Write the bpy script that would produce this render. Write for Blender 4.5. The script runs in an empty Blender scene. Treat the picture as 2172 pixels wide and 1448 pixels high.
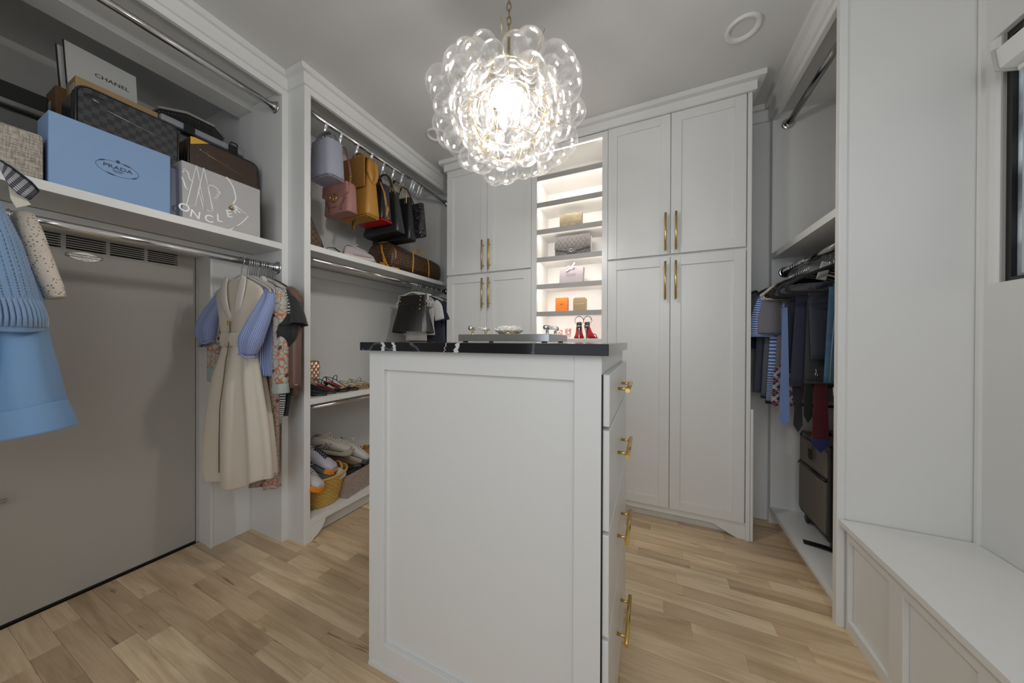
import bpy, bmesh, math, random
from mathutils import Vector, Matrix
from math import sin, cos, pi, radians
S = bpy.context.scene
C = S.collection
# ------------------------------------------------------------ camera
H = 1.08
FPX, YAW, PITCH, ROLL = 655.08, .4205, -.0037, .00384
def _axes():
    f = Vector((-sin(YAW), cos(YAW), 0)); rt = Vector((cos(YAW), sin(YAW), 0)); up = Vector((0, 0, 1))
    f2 = f*cos(PITCH) + up*sin(PITCH); up2 = -f*sin(PITCH) + up*cos(PITCH)
    return rt*cos(ROLL) + up2*sin(ROLL), -rt*sin(ROLL) + up2*cos(ROLL), f2
RT, UP, FW = _axes()
cd = bpy.data.cameras.new('camera'); cam = bpy.data.objects.new('camera', cd); C.objects.link(cam)
cd.sensor_width = 36; cd.lens = FPX/2172*36; cd.clip_start = .02
cam.matrix_world = Matrix(((RT.x, UP.x, -FW.x, 0), (RT.y, UP.y, -FW.y, 0), (RT.z, UP.z, -FW.z, H), (0, 0, 0, 1)))
S.camera = cam
# ------------------------------------------------------------ world, lights, exposure
S.view_settings.view_transform = 'Standard'; S.view_settings.look = 'None'; S.view_settings.gamma = 1
S.view_settings.use_curve_mapping = False; S.view_settings.exposure = 0.0
S.cycles.transparent_max_bounces = 40; S.cycles.max_bounces = 10; S.cycles.diffuse_bounces = 6
S.cycles.glossy_bounces = 6; S.cycles.transmission_bounces = 8; S.cycles.caustics_refractive = False
S.cycles.caustics_reflective = False
W = bpy.data.worlds.new('world'); S.world = W; W.use_nodes = True
W.node_tree.nodes['Background'].inputs[0].default_value = (.82, .90, 1, 1)
W.node_tree.nodes['Background'].inputs[1].default_value = 1.0
def lamp(name, kind, loc, power, color=(1, 1, 1), size=.1, size_y=None, aim=None, radius=.03, rot=None):
    l = bpy.data.lights.new(name, kind); l.energy = power; l.color = color
    if kind == 'AREA':
        l.shape = 'RECTANGLE'; l.size = size; l.size_y = size_y or size
    else: l.shadow_soft_size = radius
    o = bpy.data.objects.new(name, l); C.objects.link(o); o.location = loc
    if aim is not None:
        o.rotation_euler = (Vector(aim) - Vector(loc)).to_track_quat('-Z', 'Y').to_euler()
    return o
lamp('fill_behind_camera', 'AREA', (-.3, -1.28, 1.45), 5, (.93, .97, 1), 1.5, 1.9, aim=(-.4, 2, 1.15))  # unseen fill lamp added behind the camera to brighten the room
lamp('left_bay_fill', 'AREA', (.30, -.55, 1.72), 6.2, (1, .99, .97), .7, .7, aim=(-1.4, 1.5, 1.0))  # unseen lamp added to lift the dark left-hand bays
lamp('window_daylight', 'AREA', (1.22, .95, 1.75), 7, (.95, .98, 1), .8, 1.0, aim=(.2, 1.25, 1.45))
CH = Vector((-.478, 1.03, 1.912))
lamp('chandelier_glow', 'POINT', CH, 39, (1, .965, .92), radius=.05)
# ------------------------------------------------------------ mesh helpers
def P(x, y, ax, c):
    d = FW + RT*((x - 1086)/FPX) - UP*((y - 724)/FPX); o = Vector((0, 0, H))
    return o + d*((c - o[ax])/d[ax])
def BM(): return bmesh.new()
def box(bm, x0, y0, z0, x1, y1, z1, mi=0, M=None):
    xs, ys, zs = sorted((x0, x1)), sorted((y0, y1)), sorted((z0, z1))
    v = [bm.verts.new(Vector((x, y, z)) if M is None else M @ Vector((x, y, z))) for z in zs for y in ys for x in xs]
    for f in ((0, 2, 3, 1), (4, 5, 7, 6), (0, 1, 5, 4), (2, 6, 7, 3), (0, 4, 6, 2), (1, 3, 7, 5)):
        bm.faces.new([v[i] for i in f]).material_index = mi
    return v
def rbox(bm, x0, y0, z0, x1, y1, z1, r=.01, seg=2, mi=0, M=None):
    t = bmesh.new(); box(t, x0, y0, z0, x1, y1, z1)
    bmesh.ops.bevel(t, geom=t.edges[:], offset=r, segments=seg, profile=.5, affect='EDGES')
    merge(bm, t, M, mi)
def merge(bm, t, M=None, mi=0, smooth=False):
    m = {}
    for v in t.verts: m[v] = bm.verts.new(M @ v.co if M is not None else v.co)
    for f in t.faces:
        try: g = bm.faces.new([m[v] for v in f.verts]); g.material_index = mi; g.smooth = smooth or f.smooth
        except ValueError: pass
    t.free()
def prism(bm, pts, axis, a, b, mi=0):
    """2-D outline extruded along axis from a to b"""
    def mk(p, c):
        q = list(p); q.insert(axis, c); return bm.verts.new(q)
    A = [mk(p, a) for p in pts]; B = [mk(p, b) for p in pts]; n = len(pts)
    fs = [bm.faces.new(A), bm.faces.new(B[::-1])]
    for i in range(n): fs.append(bm.faces.new((A[i], B[i], B[(i+1) % n], A[(i+1) % n])))
    for f in fs: f.material_index = mi
def frames(pts, closed=False):
    n = len(pts); T = []
    for i in range(n):
        a = pts[i-1] if (i or closed) else pts[0]; b = pts[(i+1) % n] if (i < n-1 or closed) else pts[-1]
        d = (b - a); T.append(d.normalized() if d.length > 1e-9 else Vector((0, 0, 1)))
    u = T[0].orthogonal().normalized(); out = []
    for t in T:
        u = (u - t*u.dot(t)); u = u.normalized() if u.length > 1e-6 else t.orthogonal().normalized()
        out.append((t, u, t.cross(u)))
    return out
def tube(bm, pts, r, seg=8, closed=False, mi=0, caps=True, flat=1.0, uref=None):
    pts = [Vector(p) for p in pts]; fr = frames(pts, closed); R = []
    for i, (p, (t, u, w)) in enumerate(zip(pts, fr)):
        if uref is not None:
            u = Vector(uref) - t*t.dot(Vector(uref)); u.normalize(); w = t.cross(u)
        rr = r[i] if isinstance(r, (list, tuple)) else r
        R.append([bm.verts.new(p + u*(rr*cos(2*pi*k/seg)) + w*(rr*flat*sin(2*pi*k/seg))) for k in range(seg)])
    n = len(R)
    for i in range(n if closed else n-1):
        a, b = R[i], R[(i+1) % n]
        for k in range(seg):
            f = bm.faces.new((a[k], a[(k+1) % seg], b[(k+1) % seg], b[k])); f.smooth = True; f.material_index = mi
    if caps and not closed:
        for q in (R[0][::-1], R[-1]):
            f = bm.faces.new(q); f.material_index = mi
def loft(bm, rings, closed=True, caps=(True, True), mi=0, smooth=True, uv=None):
    L = bm.loops.layers.uv.verify() if uv else None
    V = [[bm.verts.new(p) for p in r] for r in rings]; n = len(V[0])
    for i in range(len(V)-1):
        for k in range(n if closed else n-1):
            k2 = (k+1) % n
            f = bm.faces.new((V[i][k], V[i][k2], V[i+1][k2], V[i+1][k])); f.smooth = smooth; f.material_index = mi
            if uv:
                for lp, (a, b) in zip(f.loops, ((k, i), (k+1, i), (k+1, i+1), (k, i+1))):
                    lp[L].uv = (a/n*uv[0], b/(len(V)-1)*uv[1])
    for c, q in zip(caps, (V[0][::-1], V[-1])):
        if c and closed: bm.faces.new(q).material_index = mi
def lathe(bm, prof, c=(0, 0, 0), seg=24, mi=0, M=None, caps=(False, False)):
    c = Vector(c); rings = []
    for r, z in prof:
        rings.append([(M @ Vector((r*cos(2*pi*k/seg), r*sin(2*pi*k/seg), z)) if M is not None else Vector((r*cos(2*pi*k/seg), r*sin(2*pi*k/seg), z))) + c for k in range(seg)])
    loft(bm, rings, caps=caps, mi=mi)
def ellipsoid(bm, c, rx, ry, rz, mi=0, su=14, sv=8, M=None):
    t = bmesh.new(); bmesh.ops.create_uvsphere(t, u_segments=su, v_segments=sv, radius=1)
    for f in t.faces: f.smooth = True
    K = Matrix.Translation(c) @ (M if M is not None else Matrix()) @ Matrix.Diagonal((rx, ry, rz, 1))
    merge(bm, t, K, mi)
def arc(c, r, a0, a1, n, ux=(1, 0, 0), uz=(0, 0, 1)):
    c, ux, uz = Vector(c), Vector(ux), Vector(uz)
    return [c + ux*(r*cos(a0 + (a1-a0)*i/n)) + uz*(r*sin(a0 + (a1-a0)*i/n)) for i in range(n+1)]
def smooth(pts, k=4):
    pts = [Vector(p) for p in pts]; o_ = []
    for i in range(len(pts) - 1):
        p0, p1, p2, p3 = pts[max(i-1, 0)], pts[i], pts[i+1], pts[min(i+2, len(pts)-1)]
        for j in range(k): t_ = j/k; o_.append(.5*((2*p1) + (p2-p0)*t_ + (2*p0-5*p1+4*p2-p3)*t_*t_ + (3*p1-p0-3*p2+p3)*t_**3))
    return o_ + [pts[-1]]
# ------------------------------------------------------------ object helpers
def obj(name, bm, m, parent=None, world=True, loc=None, smooth_all=False, bev=0):
    bmesh.ops.recalc_face_normals(bm, faces=bm.faces[:])
    me = bpy.data.meshes.new(name); bm.to_mesh(me); bm.free()
    for x in (m if isinstance(m, (list, tuple)) else [m]): me.materials.append(x)
    if smooth_all:
        for p in me.polygons: p.use_smooth = True
    o = bpy.data.objects.new(name, me); C.objects.link(o)
    if bev:
        b = o.modifiers.new('edge', 'BEVEL'); b.width = bev; b.segments = 2; b.limit_method = 'ANGLE'; b.angle_limit = .6
        b.harden_normals = False
    if parent is not None:
        o.parent = parent
        if world:
            w = Vector((0, 0, 0)); p = parent
            while p is not None: w = w + p.location; p = p.parent
            o.location = -w
    if loc is not None: o.location = loc
    return o
def thing(name, label, cat, loc=(0, 0, 0), rotz=0, group=None):
    o = bpy.data.objects.new(name, None); C.objects.link(o); o.empty_display_size = .05
    o.location = loc; o.rotation_euler = (0, 0, rotz)
    return tag(o, label, cat, group)
def tag(o, label, cat, group=None):
    o['label'] = label; o['category'] = cat
    if group: o['group'] = group
    return o
def struct(name, bm, m, parent=None, **k):
    o = obj(name, bm, m, parent, **k)
    if parent is None: o['kind'] = 'structure'
    return o
def sempty(name, loc=(0, 0, 0)):
    o = bpy.data.objects.new(name, None); C.objects.link(o); o.location = loc; o['kind'] = 'structure'; return o
def dup(root, loc, rotz=0, label=None, group=None, scale=None):
    r = root.copy(); C.objects.link(r); r.location = loc; r.rotation_euler = (0, 0, rotz)
    if label: r['label'] = label
    if group: r['group'] = group
    if scale: r.scale = scale
    for ch in list(root.children):
        c = ch.copy(); C.objects.link(c); c.parent = r
        for g in list(ch.children):
            d = g.copy(); C.objects.link(d); d.parent = c
    return r
def text(name, s, size, m, parent, loc, rot, ext=.0004, sx=1, space=1.0, world=True, bold=0):
    cu = bpy.data.curves.new(name, 'FONT'); cu.body = s; cu.size = size; cu.extrude = ext; cu.offset = bold
    cu.align_x = 'CENTER'; cu.align_y = 'CENTER'; cu.space_character = space; cu.resolution_u = 3
    cu.materials.append(m)
    tmp = bpy.data.objects.new('tmp_text', cu); me = bpy.data.meshes.new_from_object(tmp); bpy.data.objects.remove(tmp); bpy.data.curves.remove(cu)
    o = bpy.data.objects.new(name, me); C.objects.link(o); o.parent = parent
    w = Vector((0, 0, 0)); p = parent
    while world and p is not None: w = w + p.location; p = p.parent
    o.location = Vector(loc) - w; o.rotation_euler = rot; o.scale = (sx, 1, 1)
    return o
# ------------------------------------------------------------ materials
def node(nt, t, **k):
    n = nt.nodes.new(t)
    for a, v in k.items():
        if a.startswith('i_'):
            key = a[2:]; key = int(key) if key.isdigit() else key
            n.inputs[key].default_value = v
        else: setattr(n, a, v)
    return n
def mat(name, col, rough=.5, metal=0, bump=None, sheen=0, coat=0, spec=.5, emit=None, var=None, alpha=None):
    """bump=(scale, strength[, stretch]); var=(scale, amount) mottles the colour"""
    m = bpy.data.materials.new(name); m.use_nodes = True; nt = m.node_tree; b = nt.nodes['Principled BSDF']
    b.inputs['Base Color'].default_value = (*col, 1); b.inputs['Roughness'].default_value = rough
    b.inputs['Metallic'].default_value = metal; b.inputs['Specular IOR Level'].default_value = spec
    if sheen: b.inputs['Sheen Weight'].default_value = sheen
    if coat: b.inputs['Coat Weight'].default_value = coat; b.inputs['Coat Roughness'].default_value = .08
    if emit: b.inputs['Emission Color'].default_value = (*emit[0], 1); b.inputs['Emission Strength'].default_value = emit[1]
    tc = node(nt, 'ShaderNodeTexCoord')
    if bump:
        mp = node(nt, 'ShaderNodeMapping'); nt.links.new(tc.outputs['Object'], mp.inputs[0])
        if len(bump) > 2: mp.inputs['Scale'].default_value = bump[2]
        n = node(nt, 'ShaderNodeTexNoise', i_Scale=bump[0], i_Detail=4.0); nt.links.new(mp.outputs[0], n.inputs['Vector'])
        bp = node(nt, 'ShaderNodeBump', i_Strength=bump[1], i_Distance=.002)
        nt.links.new(n.outputs['Fac'], bp.inputs['Height']); nt.links.new(bp.outputs[0], b.inputs['Normal'])
    if var:
        n = node(nt, 'ShaderNodeTexNoise', i_Scale=var[0], i_Detail=5.0); nt.links.new(tc.outputs['Object'], n.inputs['Vector'])
        mx = node(nt, 'ShaderNodeMix', data_type='RGBA'); mx.inputs[6].default_value = (*[c*(1-var[1]) for c in col], 1)
        mx.inputs[7].default_value = (*[min(1, c*(1+var[1])) for c in col], 1)
        nt.links.new(n.outputs['Fac'], mx.inputs[0]); nt.links.new(mx.outputs[2], b.inputs['Base Color'])
    return m
def ramp2(nt, fac, c0, c1, p0=.45, p1=.55):
    r = node(nt, 'ShaderNodeValToRGB'); r.color_ramp.elements[0].position = p0; r.color_ramp.elements[1].position = p1
    r.color_ramp.elements[0].color = (*c0, 1); r.color_ramp.elements[1].color = (*c1, 1)
    nt.links.new(fac, r.inputs[0]); return r.outputs[0]
def stripes(name, c0, c1, freq, axis='u', duty=.5, rough=.7, coord='UV'):
    """bands across u or v of the garment's own coordinates"""
    m = mat(name, c0, rough, sheen=.2); nt = m.node_tree; b = nt.nodes['Principled BSDF']
    tc = node(nt, 'ShaderNodeTexCoord'); sp = node(nt, 'ShaderNodeSeparateXYZ'); nt.links.new(tc.outputs[coord], sp.inputs[0])
    a = node(nt, 'ShaderNodeMath', operation='MULTIPLY'); a.inputs[1].default_value = freq
    nt.links.new(sp.outputs[{'u': 0, 'v': 1, 'z': 2}[axis]], a.inputs[0])
    f = node(nt, 'ShaderNodeMath', operation='FRACT'); nt.links.new(a.outputs[0], f.inputs[0])
    nt.links.new(ramp2(nt, f.outputs[0], c0, c1, duty-.02, duty+.02), b.inputs['Base Color']); return m
def checks(name, c0, c1, cm, fu, fv, rough=.7, coord='UV', ax=(0, 1)):
    """gingham: two crossed stripe sets"""
    m = mat(name, c0, rough); nt = m.node_tree; b = nt.nodes['Principled BSDF']
    tc = node(nt, 'ShaderNodeTexCoord'); sp = node(nt, 'ShaderNodeSeparateXYZ'); nt.links.new(tc.outputs[coord], sp.inputs[0])
    s = []
    for i, fr in zip(ax, (fu, fv)):
        a = node(nt, 'ShaderNodeMath', operation='MULTIPLY'); a.inputs[1].default_value = fr; nt.links.new(sp.outputs[i], a.inputs[0])
        f = node(nt, 'ShaderNodeMath', operation='FRACT'); nt.links.new(a.outputs[0], f.inputs[0])
        g = node(nt, 'ShaderNodeMath', operation='GREATER_THAN'); g.inputs[1].default_value = .5; nt.links.new(f.outputs[0], g.inputs[0]); s.append(g)
    ad = node(nt, 'ShaderNodeMath', operation='ADD'); nt.links.new(s[0].outputs[0], ad.inputs[0]); nt.links.new(s[1].outputs[0], ad.inputs[1])
    h = node(nt, 'ShaderNodeMath', operation='MULTIPLY'); h.inputs[1].default_value = .5; nt.links.new(ad.outputs[0], h.inputs[0])
    r = node(nt, 'ShaderNodeValToRGB'); r.color_ramp.interpolation = 'CONSTANT'
    e = r.color_ramp.elements; e[0].position = 0; e[0].color = (*c0, 1); e[1].position = .75; e[1].color = (*c1, 1)
    q = e.new(.25); q.color = (*cm, 1); nt.links.new(h.outputs[0], r.inputs[0]); nt.links.new(r.outputs[0], b.inputs['Base Color']); return m
def checker(name, c0, c1, fu, fv, rough=.5, ax=(1, 2)):
    m = mat(name, c0, rough); nt = m.node_tree; b = nt.nodes['Principled BSDF']
    tc = node(nt, 'ShaderNodeTexCoord'); sp = node(nt, 'ShaderNodeSeparateXYZ'); nt.links.new(tc.outputs['Object'], sp.inputs[0])
    cb = node(nt, 'ShaderNodeCombineXYZ')
    for k, (i, fr) in enumerate(zip(ax, (fu, fv))):
        a = node(nt, 'ShaderNodeMath', operation='MULTIPLY'); a.inputs[1].default_value = fr; nt.links.new(sp.outputs[i], a.inputs[0]); nt.links.new(a.outputs[0], cb.inputs[k])
    ck = node(nt, 'ShaderNodeTexChecker'); ck.inputs['Scale'].default_value = 1
    ck.inputs['Color1'].default_value = (*c0, 1); ck.inputs['Color2'].default_value = (*c1, 1)
    cb.inputs[2].default_value = .5
    nt.links.new(cb.outputs[0], ck.inputs[0]); nt.links.new(ck.outputs[0], b.inputs['Base Color']); return m
def monogram(name, c0, c1, sc, rough=.45):
    """brown coated canvas sprinkled with small tan motifs"""
    m = mat(name, c0, rough); nt = m.node_tree; b = nt.nodes['Principled BSDF']
    tc = node(nt, 'ShaderNodeTexCoord'); v = node(nt, 'ShaderNodeTexVoronoi', i_Scale=sc); v.inputs['Randomness'].default_value = .25
    nt.links.new(tc.outputs['Object'], v.inputs['Vector'])
    w = node(nt, 'ShaderNodeTexNoise', i_Scale=sc*3.2); nt.links.new(tc.outputs['Object'], w.inputs['Vector'])
    a = node(nt, 'ShaderNodeMath', operation='ADD'); nt.links.new(v.outputs['Distance'], a.inputs[0]); nt.links.new(w.outputs['Fac'], a.inputs[1])
    nt.links.new(ramp2(nt, a.outputs[0], c1, c0, .68, .76), b.inputs['Base Color']); return m
def woven(name, c0, c1, sc, rough=.85, strength=.5):
    m = mat(name, c0, rough); nt = m.node_tree; b = nt.nodes['Principled BSDF']; tc = node(nt, 'ShaderNodeTexCoord'); fs = []
    for st in ((sc*6, sc*6, sc*.7), (sc*.7, sc*.7, sc*6)):
        mp = node(nt, 'ShaderNodeMapping'); mp.inputs['Scale'].default_value = st; nt.links.new(tc.outputs['Object'], mp.inputs[0])
        n = node(nt, 'ShaderNodeTexNoise', i_Scale=1.0, i_Detail=3.0); nt.links.new(mp.outputs[0], n.inputs['Vector']); fs.append(n.outputs['Fac'])
    a = node(nt, 'ShaderNodeMath', operation='ADD'); nt.links.new(fs[0], a.inputs[0]); nt.links.new(fs[1], a.inputs[1])
    h = node(nt, 'ShaderNodeMath', operation='MULTIPLY'); h.inputs[1].default_value = .5; nt.links.new(a.outputs[0], h.inputs[0])
    nt.links.new(ramp2(nt, h.outputs[0], c0, c1, .38, .62), b.inputs['Base Color'])
    bp = node(nt, 'ShaderNodeBump', i_Strength=strength, i_Distance=.002); nt.links.new(h.outputs[0], bp.inputs['Height']); nt.links.new(bp.outputs[0], b.inputs['Normal']); return m
def plaid(name, base, line, red, f):
    m = mat(name, base, .7); nt = m.node_tree; b = nt.nodes['Principled BSDF']; tc = node(nt, 'ShaderNodeTexCoord'); sp = node(nt, 'ShaderNodeSeparateXYZ'); nt.links.new(tc.outputs['Object'], sp.inputs[0]); prev = None
    for op in ('ADD', 'SUBTRACT'):
        a = node(nt, 'ShaderNodeMath', operation=op); nt.links.new(sp.outputs[0], a.inputs[0]); nt.links.new(sp.outputs[2], a.inputs[1])
        s = node(nt, 'ShaderNodeMath', operation='MULTIPLY'); s.inputs[1].default_value = f; nt.links.new(a.outputs[0], s.inputs[0])
        q = node(nt, 'ShaderNodeMath', operation='FRACT'); nt.links.new(s.outputs[0], q.inputs[0])
        for lo, hi, c in ((.0, .10, line), (.16, .26, line), (.60, .72, red)):
            g = node(nt, 'ShaderNodeMath', operation='COMPARE'); g.inputs[1].default_value = (lo + hi)/2; g.inputs[2].default_value = (hi - lo)/2; nt.links.new(q.outputs[0], g.inputs[0])
            mx = node(nt, 'ShaderNodeMix', data_type='RGBA'); mx.inputs[7].default_value = (*c, 1); nt.links.new(g.outputs[0], mx.inputs[0])
            if prev is None: mx.inputs[6].default_value = (*base, 1)
            else: nt.links.new(prev, mx.inputs[6])
            prev = mx.outputs[2]
    nt.links.new(prev, b.inputs['Base Color']); return m
def floral(name, base, c1, c2, sc):
    m = mat(name, base, .8); nt = m.node_tree; b = nt.nodes['Principled BSDF']; tc = node(nt, 'ShaderNodeTexCoord')
    n = node(nt, 'ShaderNodeTexNoise', i_Scale=sc*.6); nt.links.new(tc.outputs['Object'], n.inputs['Vector'])
    ad = node(nt, 'ShaderNodeVectorMath', operation='MULTIPLY_ADD'); ad.inputs[1].default_value = (.05,)*3
    nt.links.new(n.outputs['Color'], ad.inputs[0]); nt.links.new(tc.outputs['Object'], ad.inputs[2])
    v = node(nt, 'ShaderNodeTexVoronoi', i_Scale=sc, feature='DISTANCE_TO_EDGE'); nt.links.new(ad.outputs[0], v.inputs['Vector'])
    v2 = node(nt, 'ShaderNodeTexVoronoi', i_Scale=sc*.55); nt.links.new(ad.outputs[0], v2.inputs['Vector'])
    r = node(nt, 'ShaderNodeValToRGB'); e = r.color_ramp.elements; e[0].position = .03; e[0].color = (*c1, 1); e[1].position = .09; e[1].color = (*base, 1)
    nt.links.new(v.outputs['Distance'], r.inputs[0])
    mx = node(nt, 'ShaderNodeMix', data_type='RGBA'); mx.inputs[7].default_value = (*c2, 1)
    g = node(nt, 'ShaderNodeMath', operation='LESS_THAN'); g.inputs[1].default_value = .22; nt.links.new(v2.outputs['Distance'], g.inputs[0])
    nt.links.new(g.outputs[0], mx.inputs[0]); nt.links.new(r.outputs[0], mx.inputs[6]); nt.links.new(mx.outputs[2], b.inputs['Base Color']); return m
def clear(name, tint=(1, 1, 1), rough=.02, lo=.06, hi=.75, power=3.0, haze=0):
    """thin clear shell: transparent with a glancing-angle gloss"""
    m = bpy.data.materials.new(name); m.use_nodes = True; nt = m.node_tree; nt.nodes.clear()
    o = node(nt, 'ShaderNodeOutputMaterial'); tr = node(nt, 'ShaderNodeBsdfTransparent'); tr.inputs[0].default_value = (*tint, 1)
    gl = node(nt, 'ShaderNodeBsdfGlossy'); gl.inputs['Roughness'].default_value = rough; gl.inputs[0].default_value = (*tint, 1)
    lw = node(nt, 'ShaderNodeLayerWeight', i_Blend=.5); pw = node(nt, 'ShaderNodeMath', operation='POWER'); pw.inputs[1].default_value = power
    nt.links.new(lw.outputs['Facing'], pw.inputs[0])
    ma = node(nt, 'ShaderNodeMapRange'); ma.inputs[3].default_value = lo; ma.inputs[4].default_value = hi; nt.links.new(pw.outputs[0], ma.inputs[0])
    mx = node(nt, 'ShaderNodeMixShader'); nt.links.new(ma.outputs[0], mx.inputs[0]); nt.links.new(tr.outputs[0], mx.inputs[1]); nt.links.new(gl.outputs[0], mx.inputs[2])
    if haze:
        df = node(nt, 'ShaderNodeBsdfTranslucent'); df.inputs[0].default_value = (.95, .93, .92, 1); d2 = node(nt, 'ShaderNodeBsdfDiffuse'); d2.inputs[0].default_value = (.95, .93, .92, 1)
        da = node(nt, 'ShaderNodeMixShader', i_0=.5); nt.links.new(df.outputs[0], da.inputs[1]); nt.links.new(d2.outputs[0], da.inputs[2])
        hz = node(nt, 'ShaderNodeMixShader'); h2 = node(nt, 'ShaderNodeMapRange'); h2.inputs[3].default_value = haze*.4; h2.inputs[4].default_value = haze*4; nt.links.new(pw.outputs[0], h2.inputs[0]); nt.links.new(h2.outputs[0], hz.inputs[0])
        nt.links.new(mx.outputs[0], hz.inputs[1]); nt.links.new(da.outputs[0], hz.inputs[2]); mx = hz
    nt.links.new(mx.outputs[0], o.inputs[0]); return m
PAINT = mat('white_paint', (.75, .75, .735), .38, bump=(90, .03))
WALLP = mat('wall_paint', (.70, .70, .685), .55, bump=(140, .05))
CEILP = mat('ceiling_paint', (.64, .64, .63), .7)
CAB = mat('cabinet_lacquer', (.74, .74, .725), .3, bump=(200, .02))
STEEL = mat('powder_coated_steel', (.42, .40, .365), .42, bump=(260, .12))
CHROME = mat('chrome', (.75, .75, .76), .12, 1)
DCHROME = mat('dark_nickel', (.35, .34, .33), .2, 1)
BRASS = mat('satin_brass', (.72, .50, .17), .28, 1)
GOLD = mat('polished_gold', (.83, .60, .22), .18, 1)
BLACK = mat('black_gap', (.01, .01, .01), .7)
def wood():
    m = bpy.data.materials.new('maple_planks'); m.use_nodes = True; nt = m.node_tree; b = nt.nodes['Principled BSDF']
    oi = node(nt, 'ShaderNodeObjectInfo'); ge = node(nt, 'ShaderNodeNewGeometry')
    sc = node(nt, 'ShaderNodeVectorMath', operation='SCALE'); sc.inputs['Scale'].default_value = 30; 
    cb = node(nt, 'ShaderNodeCombineXYZ'); nt.links.new(oi.outputs['Random'], cb.inputs[0]); nt.links.new(oi.outputs['Random'], cb.inputs[1]); nt.links.new(cb.outputs[0], sc.inputs[0])
    ad = node(nt, 'ShaderNodeVectorMath', operation='ADD'); nt.links.new(ge.outputs['Position'], ad.inputs[0]); nt.links.new(sc.outputs[0], ad.inputs[1])
    mp = node(nt, 'ShaderNodeMapping'); mp.inputs['Scale'].default_value = (1.6, 16, 1); nt.links.new(ad.outputs[0], mp.inputs[0])
    n1 = node(nt, 'ShaderNodeTexNoise', i_Scale=1.3, i_Detail=5.0, i_Distortion=.9); nt.links.new(mp.outputs[0], n1.inputs['Vector'])
    mp2 = node(nt, 'ShaderNodeMapping'); mp2.inputs['Scale'].default_value = (7, 150, 1); nt.links.new(ad.outputs[0], mp2.inputs[0])
    n2 = node(nt, 'ShaderNodeTexNoise', i_Scale=1.0, i_Detail=3.0); nt.links.new(mp2.outputs[0], n2.inputs['Vector'])
    n3 = node(nt, 'ShaderNodeTexNoise', i_Scale=.9, i_Detail=4.0, i_Distortion=2.2); nt.links.new(mp.outputs[0], n3.inputs['Vector'])
    r = node(nt, 'ShaderNodeValToRGB'); e = r.color_ramp.elements
    e[0].position = 0; e[0].color = (.53, .40, .255, 1); e[1].position = 1; e[1].color = (.80, .65, .44, 1)
    for p, c in ((.3, (.62, .465, .30, 1)), (.55, (.72, .55, .355, 1)), (.8, (.75, .595, .39, 1))):
        q = e.new(p); q.color = c
    nt.links.new(oi.outputs['Random'], r.inputs[0])
    g = node(nt, 'ShaderNodeValToRGB'); e = g.color_ramp.elements
    e[0].position = .34; e[0].color = (.74, .68, .61, 1); e[1].position = .56; e[1].color = (1.05, 1.04, 1.03, 1); nt.links.new(n1.outputs['Fac'], g.inputs[0])
    mx = node(nt, 'ShaderNodeMix', data_type='RGBA', blend_type='MULTIPLY'); mx.inputs[0].default_value = .8; nt.links.new(r.outputs[0], mx.inputs[6]); nt.links.new(g.outputs[0], mx.inputs[7])
    g3 = node(nt, 'ShaderNodeValToRGB'); e = g3.color_ramp.elements
    e[0].position = .27; e[0].color = (.30, .20, .13, 1); e[1].position = .345; e[1].color = (1, 1, 1, 1); nt.links.new(n3.outputs['Fac'], g3.inputs[0])
    mx3 = node(nt, 'ShaderNodeMix', data_type='RGBA', blend_type='MULTIPLY'); mx3.inputs[0].default_value = .75; nt.links.new(mx.outputs[2], mx3.inputs[6]); nt.links.new(g3.outputs[0], mx3.inputs[7])
    g2 = node(nt, 'ShaderNodeValToRGB'); e = g2.color_ramp.elements
    e[0].position = .3; e[0].color = (.86, .84, .82, 1); e[1].position = .6; e[1].color = (1, 1, 1, 1); nt.links.new(n2.outputs['Fac'], g2.inputs[0])
    mx2 = node(nt, 'ShaderNodeMix', data_type='RGBA', blend_type='MULTIPLY'); mx2.inputs[0].default_value = .8; nt.links.new(mx3.outputs[2], mx2.inputs[6]); nt.links.new(g2.outputs[0], mx2.inputs[7])
    nt.links.new(mx2.outputs[2], b.inputs['Base Color']); b.inputs['Roughness'].default_value = .36
    bp = node(nt, 'ShaderNodeBump', i_Strength=.08, i_Distance=.001); nt.links.new(n2.outputs['Fac'], bp.inputs['Height']); nt.links.new(bp.outputs[0], b.inputs['Normal'])
    return m
WOOD = wood()
# ============================================================ ROOM SHELL
CZ = 2.495
bm = BM(); box(bm, -2.95, -1.5, -.12, 1.25, 2.5, -.012); floor = struct('floor', bm, mat('floor_gaps', (.10, .065, .04), .8))
rnd = random.Random(7)
pm = BM(); t = .0004
box(pm, 0, 0, -.012, 1, 1, 0)
pm_me = bpy.data.meshes.new('plank'); pm.to_mesh(pm_me); pm.free(); pm_me.materials.append(WOOD)
PW = .0635; y = .0285; row = 0
while y < 2.34:
    xr = .682 if y < 1.57 else (.71 if y < 2.28 else .66)
    xl = -2.19 if y < .83 else (-2.08 if y < 1.0 else (-1.79 if y < 1.04 else -1.70))
    x = xl - rnd.uniform(0, .3)
    while x < xr:
        L = rnd.choice((.23, .31, .39, .46, .53, .62, .70))
        x0, x1 = max(x, xl), min(x + L, xr)
        if x1 - x0 > .004:
            o = bpy.data.objects.new('plank', pm_me); C.objects.link(o); o.parent = floor
            o.location = (x0 + .0003, y + .0003, 0); o.scale = (x1 - x0 - .0006, PW - .0006, 1)
        x += L
    y += PW; row += 1
bm = BM()
yy = -1.3
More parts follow.
